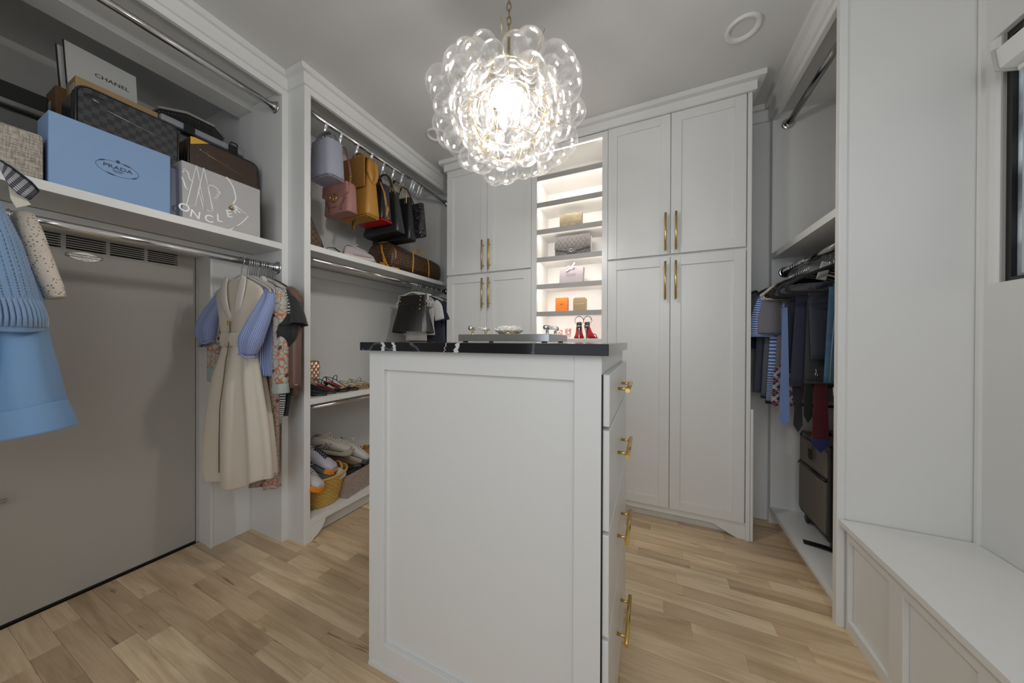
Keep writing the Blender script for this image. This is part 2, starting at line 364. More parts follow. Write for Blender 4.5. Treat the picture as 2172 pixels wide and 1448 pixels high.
while yy < .02:
    x = -2.2 - rnd.uniform(0, .3)
    while x < 1.0:
        L = rnd.choice((.31, .46, .62)); box(bm, max(x, -2.2) + .0005, yy + .0005, -.012, min(x + L, 1.0) - .0005, yy + PW - .0005, 0); x += L
    yy += PW
sp = obj('plank_field', bm, WOOD, floor); sp['kind'] = 'stuff'
bm = BM(); box(bm, -2.95, -1.5, CZ, 1.25, 2.5, CZ + .08); struct('ceiling', bm, CEILP)
# left wall: header over the steel door, jamb beside it, and the deep recess above the shelf
bm = BM()
box(bm, -2.20, -1.4, 1.512, -2.07, 1.0, 1.556)          # header under the deep shelf
box(bm, -2.20, .83, 0, -2.07, 1.12, 1.556)              # jamb block
box(bm, -2.9, -1.4, 1.50, -2.78, 1.2, CZ)               # recess back
box(bm, -2.78, 1.12, 1.59, -2.20, 1.2, CZ)              # recess end
box(bm, -2.20, -1.4, 2.372, -2.07, 1.12, CZ)            # beam
box(bm, -2.95, 1.015, 1.556, -2.07, 1.2, CZ)
box(bm, -2.20, 1.0, 0, -2.062, 2.42, CZ)
box(bm, -2.95, -1.4, -.1, -2.26, 1.0, 1.5)              # vault side behind the door
struct('wall_left', bm, WALLP)
bm = BM(); box(bm, -2.2, 2.335, -.1, 1.2, 2.45, CZ); struct('wall_back', bm, WALLP)
bm = BM()   # right wall with the window opening Y .45-1.525, Z 1.27-2.06
WX = 1.0
box(bm, WX, -1.4, -.1, WX + .16, .40, CZ); box(bm, WX, 1.55, -.1, WX + .16, 2.42, CZ); box(bm, WX, 1.525, -.1, WX + .16, 1.55, 1.268); box(bm, WX, 1.525, 2.05, WX + .16, 1.55, CZ); prism(bm, [(WX, 1.55), (WX, 1.545), (WX + .004, 1.534), (WX + .012, 1.5255), (WX + .16, 1.5255), (WX + .16, 1.55)], 2, 1.268, 2.05)
box(bm, WX, .40, -.1, WX + .16, 1.525, 1.268); box(bm, WX, .40, 2.05, WX + .16, 1.525, CZ)
struct('wall_right', bm, WALLP)
bm = BM()   # wall behind the camera with a wide doorway
box(bm, -2.95, -1.5, -.1, -1.1, -1.4, CZ); box(bm, .5, -1.5, -.1, 1.2, -1.4, CZ); box(bm, -1.1, -1.5, 2.35, .5, -1.4, CZ)
struct('wall_front', bm, WALLP)
# steel vault door
dr = sempty('door_1', (-2.2, .35, 0))
bm = BM()
X0, X1 = -2.235, -2.2
ys = [(-.5, .22), (.33-.12, .40), (.41, .514), (.524, .627), (.637, .741)]
VZ0, VZ1 = 1.452, 1.509
box(bm, X0, -.6, .012, X1, .808, VZ0); box(bm, X0, -.6, VZ1, X1, .808, 1.512)
prev = -.6
vent = [(.215, .40), (.412, .515), (.526, .628), (.639, .742)]
for a, b in vent:
    box(bm, X0, prev, VZ0, X1, a, VZ1); prev = b
box(bm, X0, prev, VZ0, X1, .808, VZ1)
obj('door_leaf', bm, STEEL, dr)
bm = BM(); box(bm, X0 - .006, -.6, .0, X0 - .002, .82, 1.512); obj('backing', bm, BLACK, dr)
bm = BM(); box(bm, -2.21, -.6, .0, -2.203, .815, .014); obj('threshold_gap', bm, BLACK, dr)
for a, b in vent:
    for k in range(5):
        z = VZ0 + (k + 1)*(VZ1 - VZ0)/6
        bm = BM(); box(bm, X1 - .003, a, z - .0022, X1 + .0003, b, z + .0022); obj('vent_slat', bm, STEEL, dr)
bm = BM(); box(bm, X0, .811, 0, X1 + .004, .829, 1.512); obj('door_frame', bm, mat('frame_steel', (.5, .48, .44), .4), dr)
# badge: lozenge plate with a name bar
bm = BM()
pts = [(.416, 1.432), (.428, 1.438), (.444, 1.444), (.458, 1.447), (.473, 1.444), (.488, 1.438), (.501, 1.432), (.495, 1.419), (.478, 1.412), (.458, 1.408), (.438, 1.412), (.422, 1.419)]
prism(bm, pts, 0, X1, X1 + .003)
bd = obj('badge', bm, mat('badge_grey', (.50, .49, .45), .35, .6), dr)
bm = BM(); rbox(bm, X1 + .003, .411, 1.4225, X1 + .0048, .506, 1.4355, .0015); obj('badge_bar', bm, mat('badge_bar_dark', (.20, .19, .17), .4, .5), bd)
LT = mat('badge_letters', (.62, .61, .57), .35, .7)
RX = (pi/2, 0, pi/2)
text('lettering', 'ArmoredCloset', .0125, LT, bd, (X1 + .0052, .4585, 1.4288), RX, .0004, 1.02)
text('lettering', 'TORNADO SHELTER', .0048, BLACK, bd, (X1 + .0034, .4585, 1.4175), RX, .0002)
text('lettering', 'SAFE ROOM', .0044, BLACK, bd, (X1 + .0034, .4585, 1.4122), RX, .0002)
bm = BM(); tube(bm, [(-2.2, .25, .485), (-2.165, .25, .485)], .011, 14); tube(bm, [(-2.165, .20, .492), (-2.165, .277, .483)], .008, 10); obj('door_handle', bm, CHROME, dr)
# casing board on the jamb
bm = BM(); box(bm, -2.105, .818, 0, -2.068, .8295, 1.512); box(bm, -2.195, .822, 0, -2.10, .8297, 1.512); struct('trim_1', bm, PAINT)
bm = BM(); box(bm, -2.07, -1.2, 1.512, -2.05, 1.0, 1.5555); box(bm, -2.062, 1.046, 1.50, -2.045, 2.33, 1.5555); struct('trim_2', bm, PAINT)
# crown mouldings (top band + frieze), one per run
def crown(name, parts):
    bm = BM()
    for p in parts: box(bm, *p)
    struct(name, bm, PAINT)
crown('trim_3', [(-1.785, -1.2, 2.408, -1.772, 1.0175, 2.466), (-1.785, -1.2, 2.466, -1.752, .9945, CZ - .0005)])
bm = BM(); prism(bm, [(-1.7845, 1.018), (-1.637, 1.018), (-1.637, 2.33), (-1.65, 2.33), (-1.65, 1.03), (-1.7845, 1.03)], 2, 2.408, 2.466); prism(bm, [(-1.7845, .995), (-1.615, .995), (-1.615, 2.33), (-1.65, 2.33), (-1.65, 1.03), (-1.7845, 1.03)], 2, 2.466, CZ - .0005); struct('trim_4', bm, PAINT)
bm = BM(); prism(bm, [(-1.505, 2.3), (-1.505, 2.025), (.512, 2.025), (.512, 2.31), (.4965, 2.31), (.4965, 2.04), (-1.4905, 2.04), (-1.4905, 2.3)], 2, 2.418, 2.466); prism(bm, [(-1.535, 2.3), (-1.535, 1.995), (.545, 1.995), (.545, 2.29), (.4965, 2.29), (.4965, 2.04), (-1.4905, 2.04), (-1.4905, 2.3)], 2, 2.466, CZ - .0005); struct('trim_5', bm, PAINT)
crown('trim_6', [(.637, 1.575, 2.402, .65, 2.30, 2.464), (.615, 1.575, 2.464, .65, 2.30, CZ)])
crown('trim_7', [(.512, 2.317, 2.402, .65, 2.335, 2.464), (.545, 2.295, 2.464, .65, 2.335, CZ)])
bm = BM(); box(bm, .990, 1.560, .41, 1.0, 1.5718, CZ); struct('trim_8', bm, PAINT)
# ============================================================ BUILT-IN UNITS
def flange(bm, c, ax, r=.028, t=.006, s=1):
    M = Matrix.Rotation(pi/2, 4, 'X') if ax == 1 else Matrix.Rotation(pi/2, 4, 'Y')
    c = Vector(c); lathe(bm, [(0, 0), (r, 0), (r, t*.6), (r*.8, t), (r*.66, t), (r*.62, t*3), (r*.3, t*3)], c, 20, M=M if s > 0 else M @ Matrix.Rotation(pi, 4, 'X'))
def rod(parent, X, Z, y0, y1, r, m=CHROME, fl=(1, 1)):
    bm = BM(); tube(bm, [(X, y0, Z), (X, y1, Z)], r, 20); o = obj('hanging_rod', bm, m, parent)
    if fl[0]: bm = BM(); flange(bm, (X, y0, Z), 1, r*2.0, s=-1); obj('rod_flange', bm, CHROME, o)
    if fl[1]: bm = BM(); flange(bm, (X, y1, Z), 1, r*2.0, s=1); obj('rod_flange', bm, CHROME, o)
    return o
u1 = thing('closet_unit', 'white built-in hanging niche beside the grey steel door, deep shelf of boxes above', 'closet unit', (-1.9, .5, 0))
bm = BM(); box(bm, -1.805, .998, 0, -1.785, 1.03, 2.41); box(bm, -1.805, -.1, 2.378, -1.785, .998, 2.41); box(bm, -1.805, -.13, 0, -1.785, -.1, 2.41); obj('face_frame', bm, PAINT, u1, bev=.0015)  # left stile is out of view, added with the light-blocking end panel
bm = BM(); box(bm, -2.062, .999, 0, -1.80, 1.0145, CZ); obj('side_panel', bm, PAINT, u1)
bm = BM(); box(bm, -2.775, -.13, 0, -1.806, -.1, CZ); obj('side_panel', bm, PAINT, u1)  # unseen left end panel, added to keep light out of the recess
bm = BM(); box(bm, -2.775, -.1, 1.558, -1.785, .998, 1.59); obj('shelf', bm, PAINT, u1, bev=.001)
bm = BM(); box(bm, -2.07, -.1, 2.40, -1.80, .998, 2.43); obj('top_panel', bm, PAINT, u1)
rod(u1, -1.842, 2.325, -.1, .998, .0155, fl=(0, 1)); rod(u1, -1.822, 1.463, -.1, .998, .0165, fl=(0, 1))
u2 = thing('closet_unit', 'tall white open closet section with handbags on its rail and shoe shelves', 'closet unit', (-1.85, 1.6, 0))
bm = BM(); box(bm, -1.67, 1.03, 0, -1.65, 1.063, 2.41); box(bm, -1.67, 1.063, 2.378, -1.65, 2.33, 2.41)
toe = [(1.063, .086), (1.15, .086), (1.142, .06), (1.125, .035), (1.105, .018), (1.085, .01), (1.075, 0), (1.063, 0)]
prism(bm, toe, 0, -1.67, -1.6505); obj('face_frame', bm, PAINT, u2, bev=.0015)
bm = BM(); box(bm, -2.062, 1.03, 0, -1.67, 1.046, 2.45); obj('side_panel', bm, PAINT, u2)
for z0, z1, in ((1.556, 1.587), (.732, .763), (.087, .119)):
    bm = BM(); box(bm, -2.062, 1.046, z0 + .01, -1.665, 2.33, z1); box(bm, -1.665, 1.063, z0, -1.65, 2.33, z1); obj('shelf', bm, PAINT, u2, bev=.001)
bm = BM(); box(bm, -1.72, 1.10, 0, -1.705, 2.33, .087); obj('kick_board', bm, PAINT, u2)
bm = BM(); box(bm, -2.062, 1.046, 2.43, -1.67, 2.33, 2.45); obj('top_panel', bm, PAINT, u2)
bm = BM(); box(bm, -2.062, 1.046, 2.34, -2.045, 2.33, 2.43); obj('cleat', bm, PAINT, u2)
rod(u2, -1.71, 2.328, 1.046, 2.33, .0145, fl=(0, 1)); rod(u2, -1.71, 1.523, 1.046, 2.33, .0145, fl=(0, 1)); rod(u2, -1.70, .706, 1.046, 2.33, .0125, fl=(0, 1))
# --- shaker door
def shaker(parent, x0, x1, z0, z1, yf, stile=.054, name='door', rail=None):
    bm = BM(); t = .02; rl = rail or stile
    box(bm, x0, yf, z0, x0 + stile, yf + t, z1); box(bm, x1 - stile, yf, z0, x1, yf + t, z1)
    box(bm, x0 + stile, yf, z0, x1 - stile, yf + t, z0 + rl); box(bm, x0 + stile, yf, z1 - rl, x1 - stile, yf + t, z1)
    o = obj(name, bm, CAB, parent, bev=.0012)
    bm = BM(); box(bm, x0 + stile - .002, yf + .009, z0 + rl - .002, x1 - stile + .002, yf + .016, z1 - rl + .002); obj('panel', bm, CAB, o)
    return o
def vbar(parent, x, yf, z0, z1):
    bm = BM(); y = yf - .03; tube(bm, [(x, y, z0), (x, y, z1)], .0062, 14)
    for z in (z0 + .035, z1 - .035): tube(bm, [(x, yf, z), (x, y, z)], .0048, 10)
    return obj('handle', bm, BRASS, parent)
YF = 2.04
def cupboard(name, lab, xa, xb, edges, mid):
    t = thing(name, lab, 'cupboard', ((xa + xb)/2, 2.2, 0))
    bm = BM(); box(bm, xa, YF + .021, .09, xb, 2.33, 2.49); obj('carcass', bm, CAB, t)
    bm = BM(); box(bm, xa, YF + .021, 0, xb, YF + .035, .09)
    for (x0, x1, z0, z1) in ((edges[0], mid - .0015, 1.5935, 2.417), (mid + .0015, edges[1], 1.5935, 2.417), (edges[0], mid - .0015, .092, 1.577), (mid + .0015, edges[1], .092, 1.577)):
        d = shaker(t, x0, x1, z0, z1, YF)
        hx = x1 - .026 if x1 < mid else x0 + .026
        if z0 > 1: vbar(d, hx, YF, 1.607, 1.828)
        else: vbar(d, hx, YF, 1.322, 1.545)
    bm.free(); return t
cl = cupboard('cupboard', 'white tall double-door cupboard beside the bag section, behind the island tray', -1.49, -.745, (-1.485, -.769), -1.122)
cr = cupboard('cupboard', 'white tall double-door cupboard between the lit shelves and the right corner', -.268, .495, (-.248, .470), .106)
bm = BM(); box(bm, -1.49, 2.10, 0, -.745, 2.115, .09); obj('kick_board', bm, CAB, cl)
bm = BM(); box(bm, -.268, 2.095, 0, .495, 2.11, .09); box(bm, -.248, YF + .021, .05, .495, YF + .035, .092)
foot = [(.495, .09), (.495, 0), (.44, 0), (.41, .012), (.375, .03), (.345, .046), (.32, .055), (-.248, .055), (-.248, .09)]
prism(bm, foot, 1, YF + .012, YF + .03); obj('kick_board', bm, CAB, cr)
bm = BM(); box(bm, .476, YF + .001, .0, .495, 2.33, 2.418); obj('end_panel', bm, CAB, cr, bev=.001)
# --- lit display shelves
ds = thing('display_shelf', 'tall narrow column of warm lit display shelves between the two cupboards', 'shelf', (-.506, 2.2, 0))
DX0, DX1 = -.727, -.285
bm = BM(); box(bm, -.767, YF + .004, .09, DX0, YF + .02, 2.417); box(bm, DX1, YF + .004, .09, -.2505, YF + .02, 2.417); box(bm, DX0, YF + .004, 2.39, DX1, YF + .02, 2.417); box(bm, DX0, YF + .004, 0, DX1, YF + .02, 1.092); obj('face_frame', bm, CAB, ds)
bm = BM(); box(bm, -.744, YF + .02, 1.07, DX0, 2.33, 2.42); box(bm, DX1, YF + .02, 1.07, -.269, 2.33, 2.42); obj('side_panel', bm, CAB, ds)
DISPW = mat('display_interior', (.80, .79, .77), .5)
bm = BM(); box(bm, DX0, 2.305, 1.07, DX1, 2.33, 2.42); box(bm, DX0 - .0005, YF + .03, 1.09, DX0 + .001, 2.305, 2.40); box(bm, DX1 - .001, YF + .03, 1.09, DX1 + .0005, 2.305, 2.40); obj('back_panel', bm, DISPW, ds)
DZ = [1.062, 1.249, 1.438, 1.626, 1.819, 2.007, 2.193]
SHADED_EDGE = mat('shelf_edge', (.42, .40, .38), .5)  # shade on the backlit shelf fronts, put into their grey
for i, z in enumerate(DZ):
    h = .031 if i else .03
    bm = BM(); box(bm, DX0, YF + (.012 if i else .021), z + (.014 if i else 0), DX1, 2.305, z + h - (0 if i else .0005)); obj('shelf', bm, DISPW, ds, bev=.0008)
    if i:
        bm = BM(); box(bm, DX0, YF + .004, z - .001, DX1, YF + .012, z + h); obj('shelf_edge', bm, SHADED_EDGE, ds)
LEDM = mat('led_strip', (1, .95, .9), .5, emit=((1, .93, .85), 3.0))
tops = DZ[1:] + [2.39]
for z in tops:
    bm = BM(); box(bm, DX0 + .004, YF + .0125, z + .006, DX1 - .004, YF + .018, z + .0135); obj('led_strip', bm, LEDM, ds)
    l = lamp('led_light', 'AREA', ((DX0 + DX1)/2, YF + .024, z + .004), .62, (1, .92, .84), .43, .008); l.rotation_euler = (radians(38), 0, 0)
bm = BM(); box(bm, DX0, YF + .03, 2.39, DX1, 2.33, 2.41); obj('top_panel', bm, DISPW, ds)
# --- white board standing against the cupboard end
bm = BM(); rbox(bm, .4965, YF + .0, 0, .5105, 2.30, .714, .005); tag(obj('board', bm, CAB), 'thin white board with rounded edges standing against the right cupboard end', 'board')
# --- right closet unit
u3 = thing('closet_unit', 'white open closet unit of mens clothes right of the cupboards, above a suitcase', 'closet unit', (.8, 1.9, 0))
bm = BM(); box(bm, .65, 1.572, .0, .672, 1.600, CZ); box(bm, .65, 2.28, .09, .672, 2.305, 2.41); box(bm, .65, 1.60, 2.372, .672, 2.28, 2.41); obj('face_frame', bm, PAINT, u3, bev=.0015)
bm = BM(); box(bm, .652, 2.306, 0, .998, 2.33, CZ); box(bm, .672, 2.282, .105, .998, 2.306, CZ); obj('end_panel', bm, PAINT, u3)
bm = BM(); box(bm, .672, 1.576, 0, .998, 1.5985, CZ); obj('side_panel', bm, PAINT, u3)
bm = BM(); box(bm, .985, 1.5985, .09, .9985, 2.282, CZ); obj('back_panel', bm, PAINT, u3)
for z0, z1 in ((1.562, 1.595), (.078, .106)):
    bm = BM(); box(bm, .65, 1.5985, z0, .985, 2.282, z1); obj('shelf', bm, PAINT, u3, bev=.001)
bm = BM(); box(bm, .695, 1.60, 0, .71, 2.30, .078); obj('kick_board', bm, PAINT, u3)
bm = BM(); box(bm, .672, 1.5985, 2.41, .985, 2.282, 2.43); obj('top_panel', bm, PAINT, u3)
rod(u3, .722, 2.336, 1.5985, 2.282, .0155, DCHROME); rod(u3, .712, 1.481, 1.5985, 2.282, .0155, DCHROME)
# --- window and bench
wn = sempty('window_1', (WX + .1, .95, 1.6))
WF = mat('window_frame_black', (.012, .012, .011), .35)
bm = BM()
for a in ((1.018, 1.503, 1.27, 1.05, 1.52, 2.05), (1.018, .405, 1.27, 1.05, .42, 2.05), (1.018, .42, 1.262, 1.05, 1.503, 1.282), (1.018, .42, 2.03, 1.05, 1.503, 2.05)): box(bm, *a)
obj('window_frame', bm, WF, wn)
bm = BM(); box(bm, 1.010, 1.5195, 1.268, 1.018, 1.525, 2.05); obj('jamb_bead', bm, mat('bead_grey', (.40, .40, .38), .6), wn)
gm = bpy.data.materials.new('frosted_glass'); gm.use_nodes = True; nt = gm.node_tree; nt.nodes.clear()
go = node(nt, 'ShaderNodeOutputMaterial'); gt = node(nt, 'ShaderNodeBsdfTranslucent')
gn = node(nt, 'ShaderNodeTexNoise', i_Scale=9.0, i_Detail=4.0); gtc = node(nt, 'ShaderNodeTexCoord'); nt.links.new(gtc.outputs['Object'], gn.inputs['Vector'])
nt.links.new(ramp2(nt, gn.outputs['Fac'], (.30, .31, .32), (.62, .64, .64), .35, .65), gt.inputs[0])
gg = node(nt, 'ShaderNodeBsdfGlossy'); gg.inputs['Roughness'].default_value = .15; gx = node(nt, 'ShaderNodeMixShader'); gx.inputs[0].default_value = .12
nt.links.new(gt.outputs[0], gx.inputs[1]); nt.links.new(gg.outputs[0], gx.inputs[2]); nt.links.new(gx.outputs[0], go.inputs[0])
bm = BM(); box(bm, 1.030, .42, 1.282, 1.034, 1.503, 2.03); obj('pane', bm, gm, wn)
bm = BM(); rbox(bm, 1.002, 1.425, 1.285, 1.026, 1.452, 2.03, .003); obj('sash_stile', bm, mat('stile_white', (.52, .52, .51), .5), wn)
bm = BM(); prism(bm, [(.958, 1.905), (.95, 1.962), (.998, 1.975), (.998, 1.895)], 1, .42, 1.452)
vb = tag(obj('window_blind', bm, PAINT), 'white raised blind cassette with slanted face above the window', 'blind')
bm = BM(); prism(bm, [(.952, 1.901), (.944, 1.966), (.998, 1.979), (.998, 1.891)], 1, 1.453, 1.459); obj('end_cap', bm, mat('cap_grey', (.5, .5, .48), .5), vb)
bm = BM(); box(bm, .985, .45, 1.88, .998, 1.44, 1.894); obj('bottom_rail', bm, PAINT, vb)
bn = thing('window_bench', 'white panelled window bench with a flat top right of the closet unit', 'bench', (.83, .6, 0))
bm = BM(); box(bm, .69, -1.2, 0, .998, 1.571, .388); obj('carcass', bm, PAINT, bn)
bm = BM(); box(bm, .655, -1.2, .388, .998, 1.571, .41); obj('top', bm, PAINT, bn, bev=.002)
bm = BM(); FX0, FX1 = .676, .69
box(bm, FX0, -1.2, .338, FX1, 1.571, .388); box(bm, FX0, -1.2, 0, FX1, 1.571, .045)
st = [1.571, 1.556, 1.343, 1.284, 1.06, 1.0, .78, .72, .5, .44, .2, .14]
for a, b in zip(st[::2], st[1::2]): box(bm, FX0, b, .045, FX1, a, .338)
obj('face_frame', bm, PAINT, bn, bev=.0015)
# --- island
isl = thing('closet_island', 'white panelled closet island with brass-handled drawers in the middle of the floor', 'island', (-.48, 1.03, 0))
IX0, IX1, IY0, IY1 = -.854, -.103, .746, 1.33
bm = BM(); box(bm, IX0, IY0 + .014, 0, IX1, IY1, 1.045); obj('carcass', bm, CAB, isl)
bm = BM(); box(bm, IX0, IY0, 0, -.79, IY0 + .014, 1.045); box(bm, -.168, IY0, 0, IX1, IY0 + .014, 1.045); box(bm, -.79, IY0, .983, -.168, IY0 + .014, 1.045); box(bm, -.79, IY0, 0, -.168, IY0 + .014, .086)
obj('end_frame', bm, CAB, isl, bev=.0012)
bm = BM(); box(bm, -.852, IY0 - .004, 0, -.105, IY0, .012); obj('base_bead', bm, CAB, isl)
bm = BM(); box(bm, -.1035, IY0, 0, -.1, IY0 + .006, 1.0); obj('gap_shadow', bm, BLACK, isl)
for z0, z1 in ((.877, 1.0), (.6305, .868), (.381, .622), (.03, .372)):
    bm = BM(); rbox(bm, -.103, .752, z0, -.0855, 1.308, z1, .003); d = obj('drawer', bm, CAB, isl)
    zc = (z0 + z1)/2 if z0 > .1 else .21
    bm = BM(); tube(bm, [(-.058, .935, zc), (-.058, 1.125, zc)], .0062, 14)
    for yy in (.965, 1.095): tube(bm, [(-.0855, yy, zc), (-.058, yy, zc)], .0045, 10)
    obj('handle', bm, BRASS, d)
def marble():
    m = mat('black_marble', (.008, .008, .011), .10, spec=.3); nt = m.node_tree; b = nt.nodes['Principled BSDF']
    tc = node(nt, 'ShaderNodeTexCoord'); n = node(nt, 'ShaderNodeTexNoise', i_Scale=1.1, i_Detail=7.0, i_Distortion=.8); mpm = node(nt, 'ShaderNodeMapping'); mpm.inputs['Location'].default_value = (3.1, 1.7, .4); nt.links.new(tc.outputs['Object'], mpm.inputs[0]); nt.links.new(mpm.outputs[0], n.inputs['Vector'])
    r = node(nt, 'ShaderNodeValToRGB'); e = r.color_ramp.elements
    e[0].position = .489; e[0].color = (.012, .012, .014, 1); e[1].position = .501; e[1].color = (.012, .012, .014, 1)
    for p in (.492, .497): q = e.new(p); q.color = (.10, .10, .11, 1)
    nt.links.new(n.outputs['Fac'], r.inputs[0]); nt.links.new(r.outputs[0], b.inputs['Base Color']); return m
bm = BM(); box(bm, -.868, .72, 1.0455, -.0845, 1.342, 1.0725)
ct = tag(obj('countertop', bm, marble(), bev=.0012), 'polished black marble top with white veins lying on the island', 'countertop')
# white vein patches that reach the front edge
VM = mat('vein_white', (.62, .62, .63), .25)
def vein(x, w, lean, seed):
    r = random.Random(seed); L = []; Rr = []
    for i in range(9):
        z = 1.0457 + .0266*i/8; c = x + lean*i/8 + r.uniform(-.0035, .0035)
        L.append((c - w*r.uniform(.6, 1.1), z)); Rr.append((c + w*r.uniform(.6, 1.1), z))
    bm = BM(); prism(bm, L + Rr[::-1], 1, .7192, .7205); obj('vein', bm, VM, ct)
for a in ((-.763, .0075, -.004, 1), (-.7165, .0065, -.006, 2), (-.531, .0012, .004, 4), (-.495, .0075, .012, 5)): vein(*a)
# ============================================================ CEILING FIXTURES
def downlight(x, y, lab):
    t = thing('recessed_downlight', lab, 'ceiling light', (x, y, CZ))
    M = Matrix.Rotation(pi, 4, 'X')
    bm = BM(); lathe(bm, [(.046, -.002), (.050, .008), (.058, .011), (.064, .012), (.067, .010), (.068, 0)], (x, y, CZ), 40, M=M); obj('trim_ring', bm, mat('ring_white', (.72, .72, .71), .4), t)
    bm = BM(); lathe(bm, [(0, .0015), (.047, .0015)], (x, y, CZ), 40, M=M); obj('lens', bm, mat('lens_frost', (.62, .62, .61), .5), t)
downlight(.375, 1.70, 'white round downlight in the ceiling above the right cupboard')
downlight(-1.352, 1.73, 'white round downlight half hidden behind the glass chandelier')
ch = thing('chandelier', 'large round cluster chandelier of clear glass bubbles over the island', 'chandelier', CH)
BUB = clear('bubble_glass', (1, 1, 1), .025, .028, .9, 2.4, .012)
def bubble_mesh():
    t = bmesh.new(); bmesh.ops.create_uvsphere(t, u_segments=24, v_segments=16, radius=1)
    for f in t.faces: f.smooth = True
    me = bpy.data.meshes.new('glass_bubble'); t.to_mesh(me); t.free(); me.materials.append(BUB); return me
bme = bubble_mesh(); r3 = random.Random(11)
def bubbles(n, R, r0, r1, jit):
    for i in range(n):
        z = 1 - 2*(i + .5)/n; a = i*2.399963 + r3.uniform(-.15, .15); q = math.sqrt(max(0, 1 - z*z))
        rr = r3.uniform(r0, r1)
        if z > .95 and R > .2: continue
        d = Vector((q*cos(a), q*sin(a), z*(.42 if z > 0 else .74))); p = d*(R + r3.uniform(-jit, jit))
        o = bpy.data.objects.new('glass_bubble', bme); C.objects.link(o); o.parent = ch
        o.location = p; o.scale = (rr, rr, rr*r3.uniform(.96, 1.06)); o.rotation_euler = (r3.uniform(-.4, .4), r3.uniform(-.4, .4), 0)
bubbles(84, .240, .037, .055, .012); bubbles(64, .185, .022, .036, .025); bubbles(26, .125, .016, .028, .02)
bm = BM(); c = CH
for zz, rr in ((.10, .12), (-.02, .15), (-.12, .10)): tube(bm, [c + Vector((rr*cos(2*pi*k/28), rr*sin(2*pi*k/28), zz)) for k in range(28)], .0014, 6, closed=True)
for k in range(60):
    a, q = r3.uniform(0, 2*pi), r3.uniform(-1, 1); u_ = Vector((cos(a)*math.sqrt(1 - q*q), sin(a)*math.sqrt(1 - q*q), q*.75)); tube(bm, [c + u_*.15, c + u_*.175 + Vector((r3.uniform(-.02, .02), r3.uniform(-.02, .02), r3.uniform(-.02, .02))), c + u_*.20], .0011, 5)
for k in range(8):
    a = 2*pi*k/8; tube(bm, [c + Vector((.02*cos(a), .02*sin(a), .13)), c + Vector((.12*cos(a), .12*sin(a), .10)), c + Vector((.15*cos(a), .15*sin(a), -.02)), c + Vector((.10*cos(a), .10*sin(a), -.12))], .0018, 6)
    a += .3; tube(bm, [c + Vector((.12*cos(a), .12*sin(a), .10)), c + Vector((.19*cos(a), .19*sin(a), .16))], .0014, 5)
tube(bm, [c + Vector((0, 0, .10)), c + Vector((0, 0, .275))], .006, 10)
obj('brass_cage', bm, GOLD, ch)
bm = BM(); lathe(bm, [(0, .062), (.05, .060), (.068, .055), (.068, .052), (.05, .056), (0, .058)], c, 28); obj('bulb_shield', bm, mat('pale_nickel', (.62, .60, .57), .45, .8), ch)  # disc added above the bulbs to keep their light off the ceiling
bm = BM()
for k in range(3):
    a = 2*pi*k/3 + .5; ellipsoid(bm, c + Vector((.035*cos(a), .035*sin(a), -.01)), .016, .016, .026)
obj('bulbs', bm, mat('frosted_bulb', (1, .97, .92), .4, emit=((1, .96, .90), 7)), ch)
for k in range(9):
    z = .285 + .026*k; M = Matrix.Rotation(pi/2*(k % 2) + .3, 4, 'Z'); bm = BM()
    tube(bm, [c + Vector((0, 0, z)) + (M @ Vector((.0075*cos(q), 0, .017*sin(q)))) for q in [2*pi*j/14 for j in range(14)]], .0018, 6, closed=True)
    obj('chain_link', bm, mat('aged_brass', (.42, .31, .13), .35, 1) if k == 0 else bpy.data.materials['aged_brass'], ch)
bm = BM(); tube(bm, [c + Vector((-.008 + .004*sin(k*1.3), .004*cos(k), .27 + .027*k)) for k in range(10)], .0016, 6); obj('cord', bm, mat('clear_cord', (.5, .48, .44), .4), ch)
bm = BM(); lathe(bm, [(0, 0), (.06, 0), (.062, .012), (.03, .02), (.012, .028), (0, .028)], (c.x, c.y, CZ), 28, M=Matrix.Rotation(pi, 4, 'X')); obj('ceiling_rose', bm, GOLD, ch)
# ============================================================ BOXES AND CASES ON THE DEEP SHELF
SH = 1.591
RXP = (pi/2, 0, pi/2)            # lettering that faces +X
LINEN = woven('grey_linen', (.20, .175, .145), (.52, .47, .40), 55)
bm = BM(); rbox(bm, -2.10, .02, SH, -1.80, .296, 1.738, .008)
lb = tag(obj('storage_box', bm, LINEN), 'grey linen-covered storage box at the left end of the deep shelf', 'box')
BLUE = mat('pale_blue_card', (.235, .375, .60), .6, bump=(300, .1)); NAVY = mat('navy_print', (.03, .045, .10), .6)
bb = thing('gift_box', 'pale blue rectangular box with a dark oval logo on its front', 'box', (-1.86, .44, SH))
bm = BM(); rbox(bm, -1.925, .304, SH, -1.80, .586, 1.829, .0025); obj('body', bm, BLUE, bb)
bm = BM(); c = Vector((-1.7993, .449, 1.706)); EL = [c + Vector((0, .0505*cos(2*pi*k/64), .0255*sin(2*pi*k/64))) for k in range(64)]
tube(bm, EL, .00055, 5, closed=True)
for k in (9, 22, 42, 55): tube(bm, [EL[(k + j) % 64] + Vector((0, 0, .0018*sin(pi*j/5))) for j in range(6)], .0006, 5); tube(bm, [EL[(k + j) % 64] - Vector((0, 0, .0018*sin(pi*j/5))) for j in range(6)], .0006, 5)
for k in range(3): ellipsoid(bm, c + Vector((0, -.003 + .003*k, .0285 + (.0015 if k == 1 else 0))), .0006, .0014, .004)
ellipsoid(bm, c + Vector((0, 0, .0245)), .0006, .0042, .002)
obj('emblem', bm, NAVY, bb)
text('lettering', 'PRADA', .0185, NAVY, bb, (-1.7990, .449, 1.7095), RXP, .0003, 1.18)
text('lettering', 'MILANO', .0062, NAVY, bb, (-1.7990, .449, 1.6975), RXP, .0002, 1.1)
